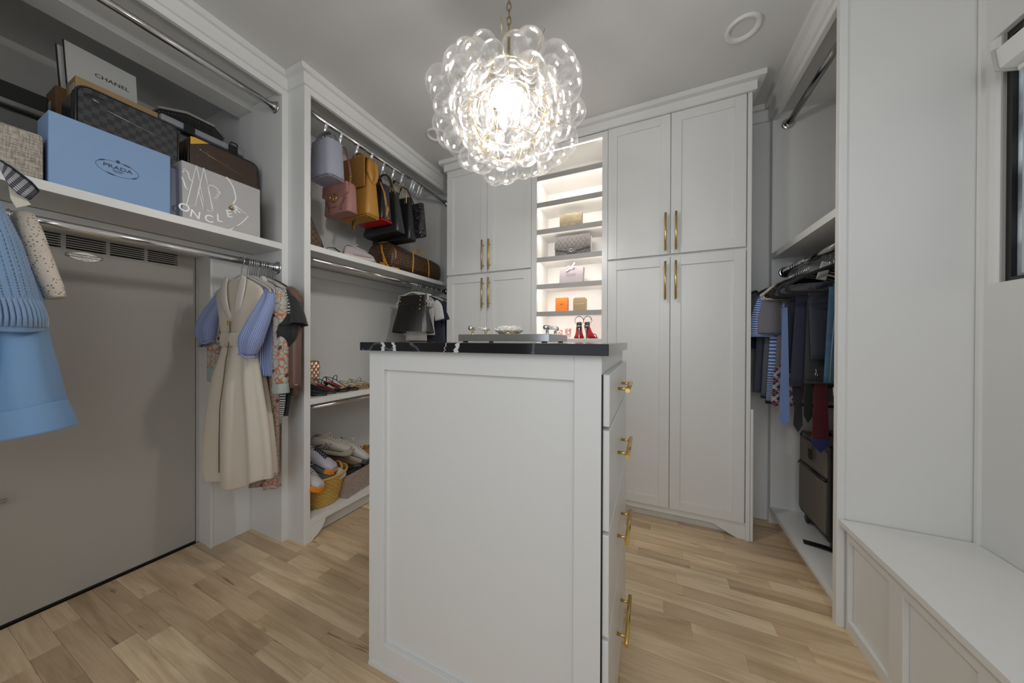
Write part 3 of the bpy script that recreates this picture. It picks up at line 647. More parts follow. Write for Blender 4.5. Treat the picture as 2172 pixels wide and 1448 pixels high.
text('lettering', 'DAL 1913', .0036, NAVY, bb, (-1.7990, .449, 1.6925), RXP, .0002, 1.1)
WCARD = mat('white_card', (.46, .45, .45), .5)
EMB = mat('embossed_gloss', (.90, .91, .90), .35, coat=.3)
mb = thing('paper_bag', 'white paper bag with large glossy embossed emblem, right end of the deep shelf', 'bag', (-1.86, .76, SH))
bm = BM(); prism(bm, [(.621, SH), (.6225, 1.60), (.619, 1.832), (.904, 1.832), (.905, SH)], 0, -1.885, -1.80); obj('body', bm, WCARD, mb)
ex = -1.7992
EP = lambda x, y: P(330 + x/4.67, 190 + y/4.67, 0, ex)      # points on the bag's front face
bm = BM()
for L, r in (([(405, 752), (308, 1140), (382, 1165)], 1.2), ([(405, 752), (438, 908)], 1), ([(478, 775), (392, 1162)], 1.2), ([(478, 775), (516, 945)], 1.1), ([(430, 1005), (476, 1186), (492, 1190), (442, 945)], 1), ([(500, 1190), (568, 1212)], 1.1), ([(575, 1210), (522, 975), (545, 947), (590, 962), (625, 1000), (645, 1042)], 1.2), ([(560, 1205), (535, 1010)], .8),
  ([(600, 1008), (640, 1030), (592, 1040), (646, 1056), (578, 1068), (630, 1085), (565, 1070)], .9), ([(700, 865), (740, 915), (770, 970), (788, 1030), (795, 1085), (768, 1130)], 1.7), ([(768, 1130), (918, 1252)], 1.3), ([(918, 1252), (870, 1305), (805, 1355), (735, 1386), (682, 1380)], 1.5),
  ([(262, 818), (290, 800), (318, 815), (330, 860), (350, 900), (376, 912)], 1.2), ([(262, 865), (283, 920), (298, 968), (325, 995)], 1.6), ([(272, 795), (292, 782)], 1)):
    tube(bm, smooth([EP(*p) for p in L], 3) if len(L) > 4 else [EP(*p) for p in L], .0021*r, 6, flat=.35, uref=(0, .7, .7))
obj('emblem', bm, EMB, mb)
for chx, x_, y_, a_ in (('O', 282, 1200, -16), ('N', 392, 1268, -6), ('C', 528, 1310, 0), ('L', 632, 1306, 3), ('E', 728, 1262, 14), ('R', 797, 1222, 24)):
    t = text('lettering', chx, .046, EMB, mb, EP(x_, y_ - 30), RXP, .0010, world=True, bold=.0006)
    t.rotation_euler = (Matrix.Rotation(radians(a_), 3, 'X') @ Matrix.Rotation(pi/2, 3, 'Z') @ Matrix.Rotation(pi/2, 3, 'X')).to_euler()
bm = BM(); ellipsoid(bm, (-1.799, .7885, 1.699), .0015, .0085, .0095); prism(bm, [(.776, 1.697), (.780, 1.689), (.7885, 1.686), (.797, 1.689), (.801, 1.697), (.796, 1.695), (.7885, 1.692), (.781, 1.695)], 0, -1.7995, -1.7975)
bdg = obj('badge', bm, mat('badge_brown', (.16, .06, .035), .5), mb)
bm = BM(); tube(bm, [(-1.7975, .7885 + .0062*cos(2*pi*k/20), 1.7 + .0068*sin(2*pi*k/20)) for k in range(20)], .0007, 5, closed=True); ellipsoid(bm, (-1.7975, .7885, 1.7), .0012, .0028, .004); obj('badge_rim', bm, GOLD, bdg)
bm = BM(); rbox(bm, -1.90, .592, SH, -1.83, .666, 1.798, .004)
tag(obj('box', bm, mat('slate_navy_card', (.16, .17, .24), .5)), 'narrow slate grey box between the blue box and the white bag', 'box')
# soft suitcases: body, front panel, piping, zip
def case(name, lab, X0, X1, y0, y1, z1, r, body, face, trimm, extras):
    t = thing(name, lab, 'suitcase', ((X0 + X1)/2, (y0 + y1)/2, SH))
    def rr(d, n=5):
        pts = [(y0 + d, SH), (y1 - d, SH)]
        for cy, cz, a0 in ((y1 - r, z1 - r, 0), (y0 + r, z1 - r, 90)):
            pts += [(cy + (r - d)*cos(radians(a0 + 90*i/n)), cz + (r - d)*sin(radians(a0 + 90*i/n))) for i in range(n + 1)]
        return pts
    bm = BM(); prism(bm, rr(0), 0, X0, X1 - .004); obj('body', bm, body, t, bev=.003)
    bm = BM(); prism(bm, rr(.006), 0, X1 - .004, X1); obj('front_panel', bm, face, t)
    for xx in (X1 - .003, X1 - .035):
        bm = BM(); tube(bm, [(xx, a, b) for a, b in rr(.001)[1:-0 or None] + [rr(.001)[0]]], .0032, 6); obj('piping', bm, trimm, t)
    extras(t); return t
BLKL = mat('black_leather', (.012, .012, .013), .33, bump=(160, .15)); DAM = checker('graphite_check', (.022, .022, .024), (.052, .052, .055), 55, 47, .45)
def ex1(t):
    bm = BM(); prism(bm, [(.40, 1.995), (.42, 2.004), (.455, 2.003), (.40, 1.985)], 0, -1.931, -1.9285); obj('patch', bm, BLKL, t)
    bm = BM(); tube(bm, [(-1.927, .42, 1.985), (-1.926, .434, 1.979)], .0022, 6); tube(bm, [(-1.93, .455, 1.966), (-1.93, .61, 1.945)], .0009, 5); obj('zip_pull', bm, CHROME, t)
    bm = BM(); tube(bm, [(-1.99, .49, 2.025), (-1.99, .495, 2.034), (-1.99, .54, 2.034), (-1.99, .545, 2.025)], .004, 8); obj('handle', bm, BLKL, t)
case('suitcase', 'dark grey checkered soft suitcase standing behind the pale blue box', -2.09, -1.93, .382, .655, 2.026, .035, BLKL, DAM, BLKL, ex1)
LVM = monogram('brown_monogram', (.050, .027, .017), (.17, .11, .055), 50)
def ex2(t):
    bm = BM(); prism(bm, [(.700, 2.020), (.715, 2.0235), (.765, 2.0235), (.700, 1.985)], 0, -1.9505, -1.9485); obj('patch', bm, mat('yellow_leather', (.75, .42, .05), .5), t)
    bm = BM(); tube(bm, [(-1.9485, .735, 1.975), (-1.9485, .925, 1.925)], .0008, 5); ellipsoid(bm, (-1.947, .733, 1.976), .002, .003, .003); obj('zip_pull', bm, GOLD, t)
case('suitcase', 'brown monogram suitcase with a yellow corner patch behind the embossed white bag', -2.09, -1.95, .692, .972, 2.028, .03, BLKL, LVM, BLKL, ex2)
bm = BM(); rbox(bm, -2.26, .425, SH, -2.15, .658, 2.158, .003); tb = obj('box', bm, mat('tan_card', (.40, .26, .12), .6)); tag(tb, 'tall tan cardboard box behind the checkered suitcase', 'box')
bm = BM(); box(bm, -2.215, .4235, 2.03, -2.16, .4253, 2.13); obj('paper_label', bm, WCARD, tb)
bm = BM(); rbox(bm, -2.40, .40, SH, -2.27, .60, 2.14, .003); ob = obj('box', bm, mat('brown_card', (.17, .085, .035), .6)); tag(ob, 'darker brown upright box just left of the tan box', 'box')
bm = BM(); box(bm, -2.39, .3985, 1.95, -2.33, .4003, 2.09); obj('paper_label', bm, WCARD, ob)
cb = thing('flat_box', 'tall white flat box with black lettering standing above the tan box', 'box', (-2.29, .55, SH))
cb.location = (0, 0, 0)
bm = BM(); prism(bm, [(.455, SH), (.419, 2.341), (.619, 2.337), (.650, SH)], 0, -2.268, -2.262); cf = obj('body', bm, mat('ivory_card', (.56, .56, .54), .5), cb)
bm = BM(); prism(bm, [(.453, SH), (.4165, 2.3412), (.4195, 2.3412), (.456, SH)], 0, -2.269, -2.2615); obj('black_edge', bm, BLACK, cb)
text('lettering', 'CHANEL', .0225, BLACK, cb, (-2.2612, .548, 2.255), RXP, .0004, 1.15)
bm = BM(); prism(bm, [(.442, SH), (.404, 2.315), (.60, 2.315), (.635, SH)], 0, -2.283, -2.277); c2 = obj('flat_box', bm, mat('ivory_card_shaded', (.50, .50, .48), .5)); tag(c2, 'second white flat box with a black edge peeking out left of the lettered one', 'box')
bm = BM(); prism(bm, [(.440, SH), (.4015, 2.3155), (.405, 2.3155), (.444, SH)], 0, -2.284, -2.2765); obj('black_edge', bm, BLACK, c2)
# clear plastic bins
PLAS = clear('clear_plastic', (.86, .88, .90), .12, .14, .5, 2.0)
PLAS2 = mat('frosted_lid', (.34, .36, .39), .3, coat=.3)
bn2 = thing('storage_bin', 'clear plastic storage bin with black latches behind the brown suitcase', 'storage bin', (-2.3, .85, SH))
bm = BM(); rbox(bm, -2.48, .67, SH, -2.16, 1.085, 2.135, .012); obj('body', bm, PLAS, bn2)
bm = BM(); rbox(bm, -2.49, .665, 2.135, -2.145, 1.10, 2.168, .01); obj('lid', bm, PLAS2, bn2)
for yy in (.765, .945):
    bm = BM(); rbox(bm, -2.146, yy - .02, 2.12, -2.134, yy + .02, 2.165, .004); tube(bm, [(-2.134, yy - .018, 2.166), (-2.13, yy - .012, 2.176), (-2.13, yy + .012, 2.176), (-2.134, yy + .018, 2.166)], .0035, 6); obj('latch', bm, BLACK, bn2)
hb = thing('hat_box', 'black eight-sided hat box with stone-coloured lid on the clear bin', 'box', (-2.28, .81, 2.169))
oc = lambda r: [(-2.285 + r*cos(pi/8 + k*pi/4), .815 + r*sin(pi/8 + k*pi/4)) for k in range(8)]
bm = BM(); prism(bm, oc(.135), 2, 2.169, 2.226); obj('body', bm, BLKL, hb)
bm = BM(); prism(bm, oc(.142), 2, 2.226, 2.236); obj('lid', bm, mat('stone_lid', (.36, .33, .29), .7, var=(60, .3)), hb)
o8 = oc(.137)
bm = BM()
for k in range(8):
    a, b = Vector((*o8[k], 2.212)), Vector((*o8[(k+1) % 8], 2.212))
    for j in range(9): ellipsoid(bm, a.lerp(b, j/9), .0013, .0013, .0013, su=6, sv=4)
s_ = obj('stitching', bm, mat('stitch_white', (.6, .6, .58), .5), hb); s_['kind'] = 'stuff'
# things behind the linen box
tb2 = thing('storage_bin', 'translucent plastic tub behind the linen box', 'storage bin', (-2.2, .30, SH))
bm = BM(); rbox(bm, -2.45, .20, SH, -2.14, .385, 1.93, .02); obj('body', bm, PLAS, tb2)
bm = BM(); rbox(bm, -2.46, .195, 1.93, -2.13, .39, 1.952, .01); obj('lid', bm, mat('tub_lid', (.20, .20, .19), .4), tb2)
bm = BM(); rbox(bm, -2.42, .20, 1.953, -2.22, .375, 2.05, .004); tag(obj('box', bm, mat('matt_black_card', (.01, .01, .01), .6)), 'matt black box on top of the translucent tub', 'box')
fr = thing('picture_frame', 'thin black-edged frame standing at the far left behind the linen box', 'frame', (-2.12, .10, SH))
bm = BM(); rbox(bm, -2.125, .02, SH, -2.112, .178, 1.853, .003); obj('frame', bm, BLACK, fr)
bm = BM(); box(bm, -2.112, .03, SH + .01, -2.110, .170, 1.845); obj('picture', bm, mat('frame_paper', (.35, .35, .33), .5), fr)

# ============================================================ HANGERS AND CLOTHES
def ring(z, hw, hd, amp=0, nf=0, ph=0, cx=0, cy=0, n=56, e=.75, skew=0):
    out = []
    for k in range(n):
        a = 2*pi*k/n; ca, sa = cos(a), sin(a)
        x = abs(ca)**e*(1 if ca >= 0 else -1)*hw; y = abs(sa)**e*(1 if sa >= 0 else -1)*hd
        f = amp*cos(nf*a + ph) + amp*.45*cos((nf*.5+1.3)*a*2 + ph*1.7) if nf else 0
        out.append(Vector((cx + x + f*ca*.35, cy + y + f*sa + skew*x, z)))
    return out
def cloth(name, rows, m, parent, M, uv=(1, 1), caps=(True, False), world=True, n=56):
    bm = BM(); R = [[M @ p for p in ring(*r[:3], **(r[3] if len(r) > 3 else {}), n=n)] for r in rows]
    loft(bm, R, caps=caps, uv=uv)
    o = obj(name, bm, m, parent, world=world)
    sol = o.modifiers.new('thickness', 'SOLIDIFY'); sol.thickness = .0022; sol.offset = -1
    return o
def smoothrows(rows, k=4):
    """catmull-rom between key rows (z, hw, hd, amp, nf, ph, cx, cy)"""
    out = []
    for i in range(len(rows) - 1):
        p0, p1, p2, p3 = rows[max(i-1, 0)], rows[i], rows[i+1], rows[min(i+2, len(rows)-1)]
        for j in range(k):
            t = j/k; v = [.5*((2*b) + (-a + c)*t + (2*a - 5*b + 4*c - d)*t*t + (-a + 3*b - 3*c + d)*t**3) for a, b, c, d in zip(p0, p1, p2, p3)]
            out.append(v)
    out.append(list(rows[-1]))
    return [(v[0], max(v[1], .002), max(v[2], .002), dict(amp=v[3], nf=rows[0][4] if False else round(rows[-1][4]), ph=v[5], cx=v[6], cy=v[7])) for v in out]
def sleeve(name, path, rad, m, parent, M, uv=(1, 1), flat=.55, amp=.0, nf=5, open_end=True):
    pts = [Vector(p) for p in path]; q = []
    for i in range(len(pts) - 1):
        for j in range(4):
            t = j/4; p0, p1, p2, p3 = pts[max(i-1, 0)], pts[i], pts[i+1], pts[min(i+2, len(pts)-1)]
            q.append((.5*((2*p1) + (p2-p0)*t + (2*p0-5*p1+4*p2-p3)*t*t + (3*p1-p0-3*p2+p3)*t**3), rad[i] + (rad[i+1]-rad[i])*t))
    q.append((pts[-1], rad[-1])); R = []
    fr = frames([a for a, _ in q])
    for (p, r), (t, _, _) in zip(q, fr):
        y = Vector((0, 1, 0)); y = (y - t*y.dot(t)).normalized(); x = y.cross(t)
        R.append([M @ (p + x*(r*cos(2*pi*k/28)) + y*((r*flat + amp*cos(nf*2*pi*k/28))*sin(2*pi*k/28))) for k in range(28)])
    bm = BM(); loft(bm, R, caps=(True, not open_end), uv=uv); o = obj(name, bm, m, parent)
    s = o.modifiers.new('thickness', 'SOLIDIFY'); s.thickness = .0022; s.offset = -1
    return o
def TR(x, y, yaw=0): return Matrix.Translation((x, y, 0)) @ Matrix.Rotation(radians(yaw), 4, 'Z')
def hanger(lab, x, y, z, yaw, m, group=None, clip=False, hw=.205):
    t = thing('clothes_hanger', lab, 'hanger', (x, y, z), radians(yaw), group)
    bm = BM()
    if not clip:
        tube(bm, smooth([(0, 0, -.070), (-.03, 0, -.075), (-.12, 0, -.110), (-hw + .02, 0, -.140), (-hw + .002, 0, -.155), (-hw + .004, 0, -.172), (-hw + .03, 0, -.182), (0, 0, -.183), (hw - .03, 0, -.182), (hw - .004, 0, -.172), (hw - .002, 0, -.155), (hw - .02, 0, -.140), (.12, 0, -.110), (.03, 0, -.075), (0, 0, -.070)], 3)[:-1], .0055, 8, closed=True, flat=.55, uref=(0, 0, 1))
    else:
        tube(bm, [(-.17, 0, -.098), (-.12, 0, -.088), (-.05, 0, -.072), (0, 0, -.068), (.05, 0, -.072), (.12, 0, -.088), (.17, 0, -.098)], .009, 8, flat=.5)
    obj('body', bm, m, t, world=False)
    bm = BM(); tube(bm, arc((0, 0, -.002), .0215, radians(200), radians(-20), 12) + [Vector((.012, 0, -.024)), Vector((0, 0, -.036)), Vector((0, 0, -.071))], .0016, 6); obj('hook', bm, CHROME, t, world=False)
    if clip:
        for s in (-1, 1):
            bm = BM(); rbox(bm, s*.135 - .012, -.009, -.135, s*.135 + .012, .009, -.085, .002); obj('clip', bm, mat('clip_metal', (.7, .71, .73), .2, .7) if 'clip_metal' not in bpy.data.materials else bpy.data.materials['clip_metal'], t, world=False)
    return t
GREIGE = mat('greige_velvet', (.50, .45, .40), .8, sheen=.4); IVORYV = mat('ivory_velvet', (.62, .58, .52), .8, sheen=.4); BLKV = mat('black_velvet', (.008, .008, .009), .85, sheen=.15)
RZ = 1.463; RXX = -1.822
# --- cream dress
h0 = hanger('greige velvet hanger holding the cream zip dress', RXX, .838, RZ, 5, GREIGE, None)
CREAM = mat('cream_silk', (.60, .53, .44), .5, bump=(26, .18, (1, 1, .25)), sheen=.3)
d = thing('dress', 'long cream sleeveless dress with front zip, first garment before the steel door', 'dress', (RXX, .832, .37))
M = TR(RXX - .002, .832, 5)
cloth('bodice', smoothrows([(1.372, .055, .012, 0, 6, 0, 0, .0), (1.355, .095, .018, .001, 6, 0, 0, 0), (1.325, .152, .022, .002, 6, 0, 0, 0), (1.285, .168, .026, .003, 6, .5, 0, 0), (1.22, .150, .032, .004, 6, .8, 0, 0), (1.14, .128, .036, .004, 6, 1, 0, 0), (1.085, .108, .036, .002, 6, 1, 0, 0)]), CREAM, d, M)
cloth('waistband', smoothrows([(1.112, .108, .042, .003, 9, 0, 0, 0), (1.095, .112, .045, .004, 9, .6, 0, 0), (1.07, .112, .044, .004, 9, 1.4, 0, 0), (1.045, .110, .041, .003, 9, 2, 0, 0)], 3), CREAM, d, M, caps=(False, False))
skr = smoothrows([(1.06, .105, .034, .003, 9, 0, 0, 0), (1.0, .122, .042, .007, 9, .1, 0, 0), (.88, .158, .05, .015, 9, .25, -.006, -.002), (.72, .20, .052, .019, 9, .4, -.008, -.004), (.56, .232, .052, .021, 9, .6, -.008, -.006), (.44, .242, .052, .020, 9, .7, -.006, -.006), (.385, .232, .050, .018, 9, .75, -.004, -.006)], 5)
bm = BM(); R = []
for i, r in enumerate(skr):
    q = ring(*r[:3], **r[3], n=72)
    if i > len(skr) - 6:
        w = (i - (len(skr) - 6))/5
        q = [Vector((p.x, p.y, p.z + w*(.10*max(0, (p.x - .06)/.18)**1.6 + .012*max(0, (-p.x - .1)/.13)))) for p in q]
    R.append([M @ p for p in q])
loft(bm, R, caps=(False, False), uv=(1, 1)); sk = obj('skirt', bm, CREAM, d); so = sk.modifiers.new('thickness', 'SOLIDIFY'); so.thickness = .002
LAP = mat('cream_lapel', (.66, .61, .55), .45, bump=(20, .1), sheen=.3)
for s in (-1, 1):
    bm = BM(); Rr = []
    for k in range(13):
        f = k/12; z = 1.388 - .235*f; xc = s*(.050 - .044*f**1.1); w = .008 + .050*sin(pi*min(1, .12 + f*.92))**.8*(1 - .30*f)
        yb = -.022 - .014*sin(pi*f)
        Rr.append([M @ Vector((xc + s*w*u_, yb - .003*(1 - abs(2*u_ - .8)) , z - .012*u_)) for u_ in (0, .25, .5, .75, 1)] + [M @ Vector((xc + s*w*u_, yb + .002, z - .012*u_)) for u_ in (1, .5, 0)])
    loft(bm, Rr); obj('lapel', bm, LAP, d)
bm = BM(); tube(bm, smooth([M @ Vector((.012*sin(z*9)*.35 + (.004 if z > 1 else -.002), -.042 - .038*min(1, max(0, (1.12 - z)/.35)), z)) for z in [1.165 - .037*k for k in range(20)]]), .0024, 6); zp = obj('zip', bm, mat('brass_zip', (.20, .15, .08), .4, .8), d)
bm = BM(); rbox(bm, -.004, -.050, 1.145, .006, -.046, 1.170, .001, M=M); obj('zip_pull', bm, GOLD, zp)
# --- striped puff-sleeve blouse
BST = stripes('blue_white_stripe', (.085, .15, .40), (.50, .56, .72), 46, 'u', .6)
h1_ = hanger('greige velvet hanger of the blue striped blouse', RXX, .862, RZ, 3, GREIGE, 'velvet hangers on the left rail')
b = thing('blouse', 'blue and white striped blouse with puffed sleeves behind the cream dress', 'blouse', (RXX, .868, .9))
M = TR(RXX - .01, .866, 4)
cloth('body', smoothrows([(1.385, .05, .01, 0, 7, 0, 0, 0), (1.36, .1, .016, 0, 7, 0, 0, 0), (1.315, .175, .02, .002, 7, 0, 0, 0), (1.2, .185, .022, .004, 7, .5, 0, 0), (1.0, .20, .024, .006, 7, .8, 0, 0), (.905, .212, .024, .006, 7, 1, -.004, 0)]), BST, b, M, (1.6, 1))
sleeve('sleeve', [(-.165, 0, 1.315), (-.185, -.02, 1.27), (-.208, -.045, 1.19), (-.212, -.06, 1.12), (-.202, -.06, 1.06)], [.025, .035, .045, .052, .034], BST, b, M, (1.1, 1), .75, .005)
sleeve('sleeve', [(.165, 0, 1.315), (.195, -.025, 1.26), (.195, -.06, 1.17), (.178, -.085, 1.08), (.162, -.088, 1.015)], [.02, .034, .046, .054, .035], BST, b, M, (1.1, 1), .75, .005)
for sx, cx, cy, cz in ((-1, -.202, -.06, 1.056), (1, .161, -.088, 1.010)):
    bm = BM(); tube(bm, [M @ Vector((cx + .036*cos(2*pi*k/24), cy + .027*sin(2*pi*k/24) + .002*cos(5*2*pi*k/24), cz + .004*cos(4*2*pi*k/24) - sx*.012*cos(2*pi*k/24))) for k in range(24)], .006, 6, closed=True); obj('cuff', bm, mat('pale_stripe_cuff', (.26, .32, .52), .7) if 'pale_stripe_cuff' not in bpy.data.materials else bpy.data.materials['pale_stripe_cuff'], b)
# --- floral lace dress and blouse
FLO = floral('embroidered_lace', (.40, .44, .40), (.50, .14, .05), (.10, .06, .04), 36)
SAGE = mat('sage_satin', (.36, .42, .40), .4)
hanger('greige velvet hanger of the embroidered blouse', RXX, .882, RZ, 2, GREIGE, 'velvet hangers on the left rail')
fb = thing('blouse', 'sage and rust flower-embroidered lace blouse with plain sage cuffs', 'blouse', (RXX, .89, .83))
M = TR(RXX, .892, 3)
cloth('body', smoothrows([(1.388, .05, .01, 0, 6, 0, 0, 0), (1.355, .11, .016, 0, 6, 0, 0, 0), (1.31, .178, .02, .002, 6, 0, 0, 0), (1.15, .19, .022, .004, 6, 1, 0, 0), (.95, .20, .022, .004, 6, 2, 0, 0)]), FLO, fb, M)
sleeve('sleeve', [(.165, 0, 1.318), (.205, -.006, 1.26), (.222, -.012, 1.12), (.226, -.016, .98), (.226, -.016, .868)], [.026, .036, .036, .036, .036], FLO, fb, M, (1, 1), .8, .003)
sleeve('cuff', [(.226, -.016, .872), (.227, -.016, .85), (.227, -.016, .828)], [.038, .039, .039], SAGE, fb, M, (1, 1), .8, .001)
sleeve('sleeve', [(-.165, 0, 1.318), (-.20, -.02, 1.26), (-.215, -.055, 1.12), (-.215, -.06, 1.0), (-.215, -.06, .93)], [.026, .036, .034, .034, .034], FLO, fb, M, (1, 1), .7, .003)
sleeve('cuff', [(-.215, -.06, .935), (-.215, -.06, .90), (-.215, -.06, .87)], [.035, .036, .036], SAGE, fb, M, (1, 1), .7, .001)
bm = BM(); prism(bm, [(.02, 1.355), (.075, 1.392), (.105, 1.352), (.085, 1.335), (.045, 1.34)], 1, -.014, .006)
bmesh.ops.transform(bm, matrix=M, verts=bm.verts[:]); obj('collar', bm, mat('pale_sage', (.50, .56, .55), .5), fb)
FLO2 = floral('rust_lace', (.36, .33, .29), (.42, .10, .05), (.12, .05, .03), 46)
fd = thing('dress', 'long rust lace dress whose scalloped hem shows below the cream dress', 'dress', (RXX, .9, .36))
M2 = TR(RXX + .045, .905, 3)
rows = smoothrows([(1.33, .06, .008, 0, 8, 0, 0, 0), (1.28, .12, .011, .002, 8, 0, 0, 0), (.9, .13, .018, .004, 8, 0, 0, 0), (.55, .11, .026, .007, 8, .6, 0, 0), (.40, .10, .03, .010, 8, .9, .005, 0), (.352, .105, .034, .013, 8, 1.1, .008, 0)])
cloth('body', rows, FLO2, fd, M2)
hanger('black velvet hanger of the rust lace dress', RXX, .899, RZ, 2, BLKV, None)
STR = stripes('black_white_stripe', (.015, .015, .017), (.62, .62, .60), 26, 'v', .5)
st_ = thing('top', 'black and white striped top between the lace blouse and the black top', 'top', (RXX, .915, .7))
M = TR(RXX, .918, 2)
cloth('body', smoothrows([(1.385, .05, .008, 0, 6, 0, 0, 0), (1.31, .17, .014, 0, 6, 0, 0, 0), (1.0, .19, .016, .003, 6, 0, 0, 0), (.78, .195, .018, .004, 6, 1, 0, 0), (.66, .18, .02, .005, 6, 1.2, -.02, 0)]), STR, st_, M, (1, 2.2))
sleeve('sleeve', [(.165, 0, 1.318), (.20, 0, 1.27), (.228, -.004, 1.20), (.236, -.006, 1.155)], [.024, .034, .036, .036], STR, st_, M, (1, .55), .7)
hanger('greige velvet hanger of the striped top', RXX, .915, RZ, 2, GREIGE, 'velvet hangers on the left rail')
BCR = mat('black_crepe', (.012, .012, .013), .75, sheen=.2, bump=(40, .2)); REDL = mat('red_lining', (.62, .008, .015), .5)
hanger('white plastic hanger of the black ruffled top', RXX, .935, RZ, 1, mat('white_plastic', (.62, .61, .59), .35), None)
bt = thing('top', 'black top with a big ruffled sleeve and bright red lining', 'top', (RXX, .94, .7))
M = TR(RXX, .942, 2)
cloth('body', smoothrows([(1.385, .05, .01, 0, 6, 0, 0, 0), (1.31, .175, .018, 0, 6, 0, 0, 0), (1.1, .20, .02, .004, 6, 0, .004, 0), (.85, .205, .022, .006, 6, 1, 0, 0), (.70, .19, .024, .008, 6, 1.2, -.012, 0)]), BCR, bt, M)
sleeve('sleeve', [(.165, 0, 1.315), (.205, -.01, 1.27), (.245, -.02, 1.20), (.262, -.03, 1.14)], [.026, .042, .055, .075], BCR, bt, M, (1, 1), .6, .012, 5)
sleeve('ruffle', [(.19, -.012, 1.26), (.232, -.028, 1.19), (.238, -.04, 1.11), (.222, -.042, 1.055)], [.024, .045, .06, .035], BCR, bt, M, (1, 1), .6, .013, 4)
bm = BM(); R = []
for k in range(9):
    f = k/8; c = Vector((.035 + .135*f, -.020, 1.378 - .088*f - .012*sin(pi*f)*-1)); R.append([M @ (c + Vector((0, -.002, .010))), M @ (c + Vector((0, -.006, -.004))), M @ (c + Vector((0, -.002, -.016 - .012*sin(pi*f)))), M @ (c + Vector((0, .006, -.003)))])
loft(bm, R); obj('lining', bm, REDL, bt)
BRL = mat('brown_leather', (.14, .075, .055), .38, bump=(60, .12), sheen=.1)
hanger('brown wooden hanger of the leather jacket', RXX, .962, RZ, 0, mat('hanger_brown', (.12, .07, .05), .5), None)
lj = thing('jacket', 'brown leather jacket hanging last, against the white post', 'jacket', (RXX, .965, .8))
M = TR(RXX + .008, .966, 0)
cloth('body', smoothrows([(1.365, .05, .014, 0, 6, 0, 0, 0), (1.33, .12, .02, 0, 6, 0, 0, 0), (1.29, .19, .022, 0, 6, 0, 0, 0), (1.0, .20, .024, .003, 6, 0, 0, 0), (.80, .205, .024, .003, 6, 1, 0, 0)]), BRL, lj, M)
sleeve('sleeve', [(.155, -.004, 1.325), (.200, -.012, 1.28), (.232, -.028, 1.14), (.245, -.036, .99), (.247, -.036, .85)], [.028, .042, .040, .037, .034], BRL, lj, M, (1, 1), .75, .002)
bm = BM(); rbox(bm, .268, -.052, .862, .284, -.040, .868, .001, M=M); obj('buckle', bm, CHROME, lj)
for k, yy in enumerate((.871, .891, .9235, .947, .955, .973)):
    hanger('velvet hanger crowded among the clothes right of the cream dress', RXX, yy, RZ, 4 - k, (GREIGE, GREIGE, IVORYV, GREIGE, BLKV, BLKV)[k], 'velvet hangers crowded right of the cream dress', hw=.195)
# --- garments at the left edge of the view, on the same rail
def knitmat():
    m = mat('blue_knit', (.20, .34, .56), .9, sheen=.5); nt = m.node_tree; b_ = nt.nodes['Principled BSDF']; tc = node(nt, 'ShaderNodeTexCoord')
    sp = node(nt, 'ShaderNodeSeparateXYZ'); nt.links.new(tc.outputs['UV'], sp.inputs[0]); w = []
    for i, fr in ((0, 2*pi*26), (1, 2*pi*34)):
        a = node(nt, 'ShaderNodeMath', operation='MULTIPLY'); a.inputs[1].default_value = fr; nt.links.new(sp.outputs[i], a.inputs[0])
        s = node(nt, 'ShaderNodeMath', operation='SINE'); nt.links.new(a.outputs[0], s.inputs[0]); w.append(s)
    p = node(nt, 'ShaderNodeMath', operation='MULTIPLY'); nt.links.new(w[0].outputs[0], p.inputs[0]); nt.links.new(w[1].outputs[0], p.inputs[1])
    bp = node(nt, 'ShaderNodeBump', i_Strength=.9, i_Distance=.006); nt.links.new(p.outputs[0], bp.inputs['Height']); nt.links.new(bp.outputs[0], b_.inputs['Normal'])
    nt.links.new(ramp2(nt, p.outputs[0], (.07, .15, .31), (.27, .42, .64), -.0 + .02, .75), b_.inputs['Base Color']); return m
def knitgeo(name, path, rad, m, parent, cols, rows_, flat, r=.0062, y0=0, y1=1):
    """a sleeve of raised chunky stitches: each column a zig-zag pair of yarns"""
    pts = [Vector(p) for p in path]; fr = frames(pts)
    def at(f):
        x = f*(len(pts) - 1); i = min(int(x), len(pts) - 2); t = x - i
        return pts[i].lerp(pts[i+1], t), fr[i][0].lerp(fr[i+1][0], t).normalized(), rad[i] + (rad[i+1] - rad[i])*t
    bm = BM()
    for c_ in range(cols):
        for s in (-1, 1):
            P_ = []
            for k in range(rows_*2 + 1):
                f = y0 + (y1 - y0)*k/(rows_*2); p, t, rr = at(f); y = Vector((0, 1, 0)); y = (y - t*y.dot(t)).normalized(); x = y.cross(t)
                a = 2*pi*(c_ + .5 + s*(.10 + .16*(k % 2)))/cols
                P_.append(p + x*((rr + .002*(k % 2))*cos(a)) + y*((rr + .002*(k % 2))*flat*sin(a)))
            tube(bm, P_, r, 5)
    return obj(name, bm, m, parent)
KN = mat('blue_yarn', (.19, .31, .49), .9, sheen=.6, bump=(400, .4)); KN2 = mat('blue_knit_ground', (.10, .19, .36), .95)
kt = thing('sweater', 'chunky pale blue knitted sweater at the left edge of the rail', 'sweater', (-1.7, .2, 1.1))
I4 = Matrix()
hanger('ivory velvet hanger of the blue knitted sweater', RXX, .215, RZ, -4, IVORYV, 'hangers at the left edge of the rail')
KP = [(-1.69, .150, 1.475), (-1.635, .165, 1.42), (-1.605, .182, 1.33), (-1.60, .196, 1.245), (-1.60, .206, 1.18)]; KRd = [.045, .062, .070, .073, .072]
sleeve('sleeve', KP, [r - .004 for r in KRd], KN2, kt, I4, (1, 1), .62)
knitgeo('knit_stitches', KP, KRd, KN, kt, 26, 36, .62, .0042)
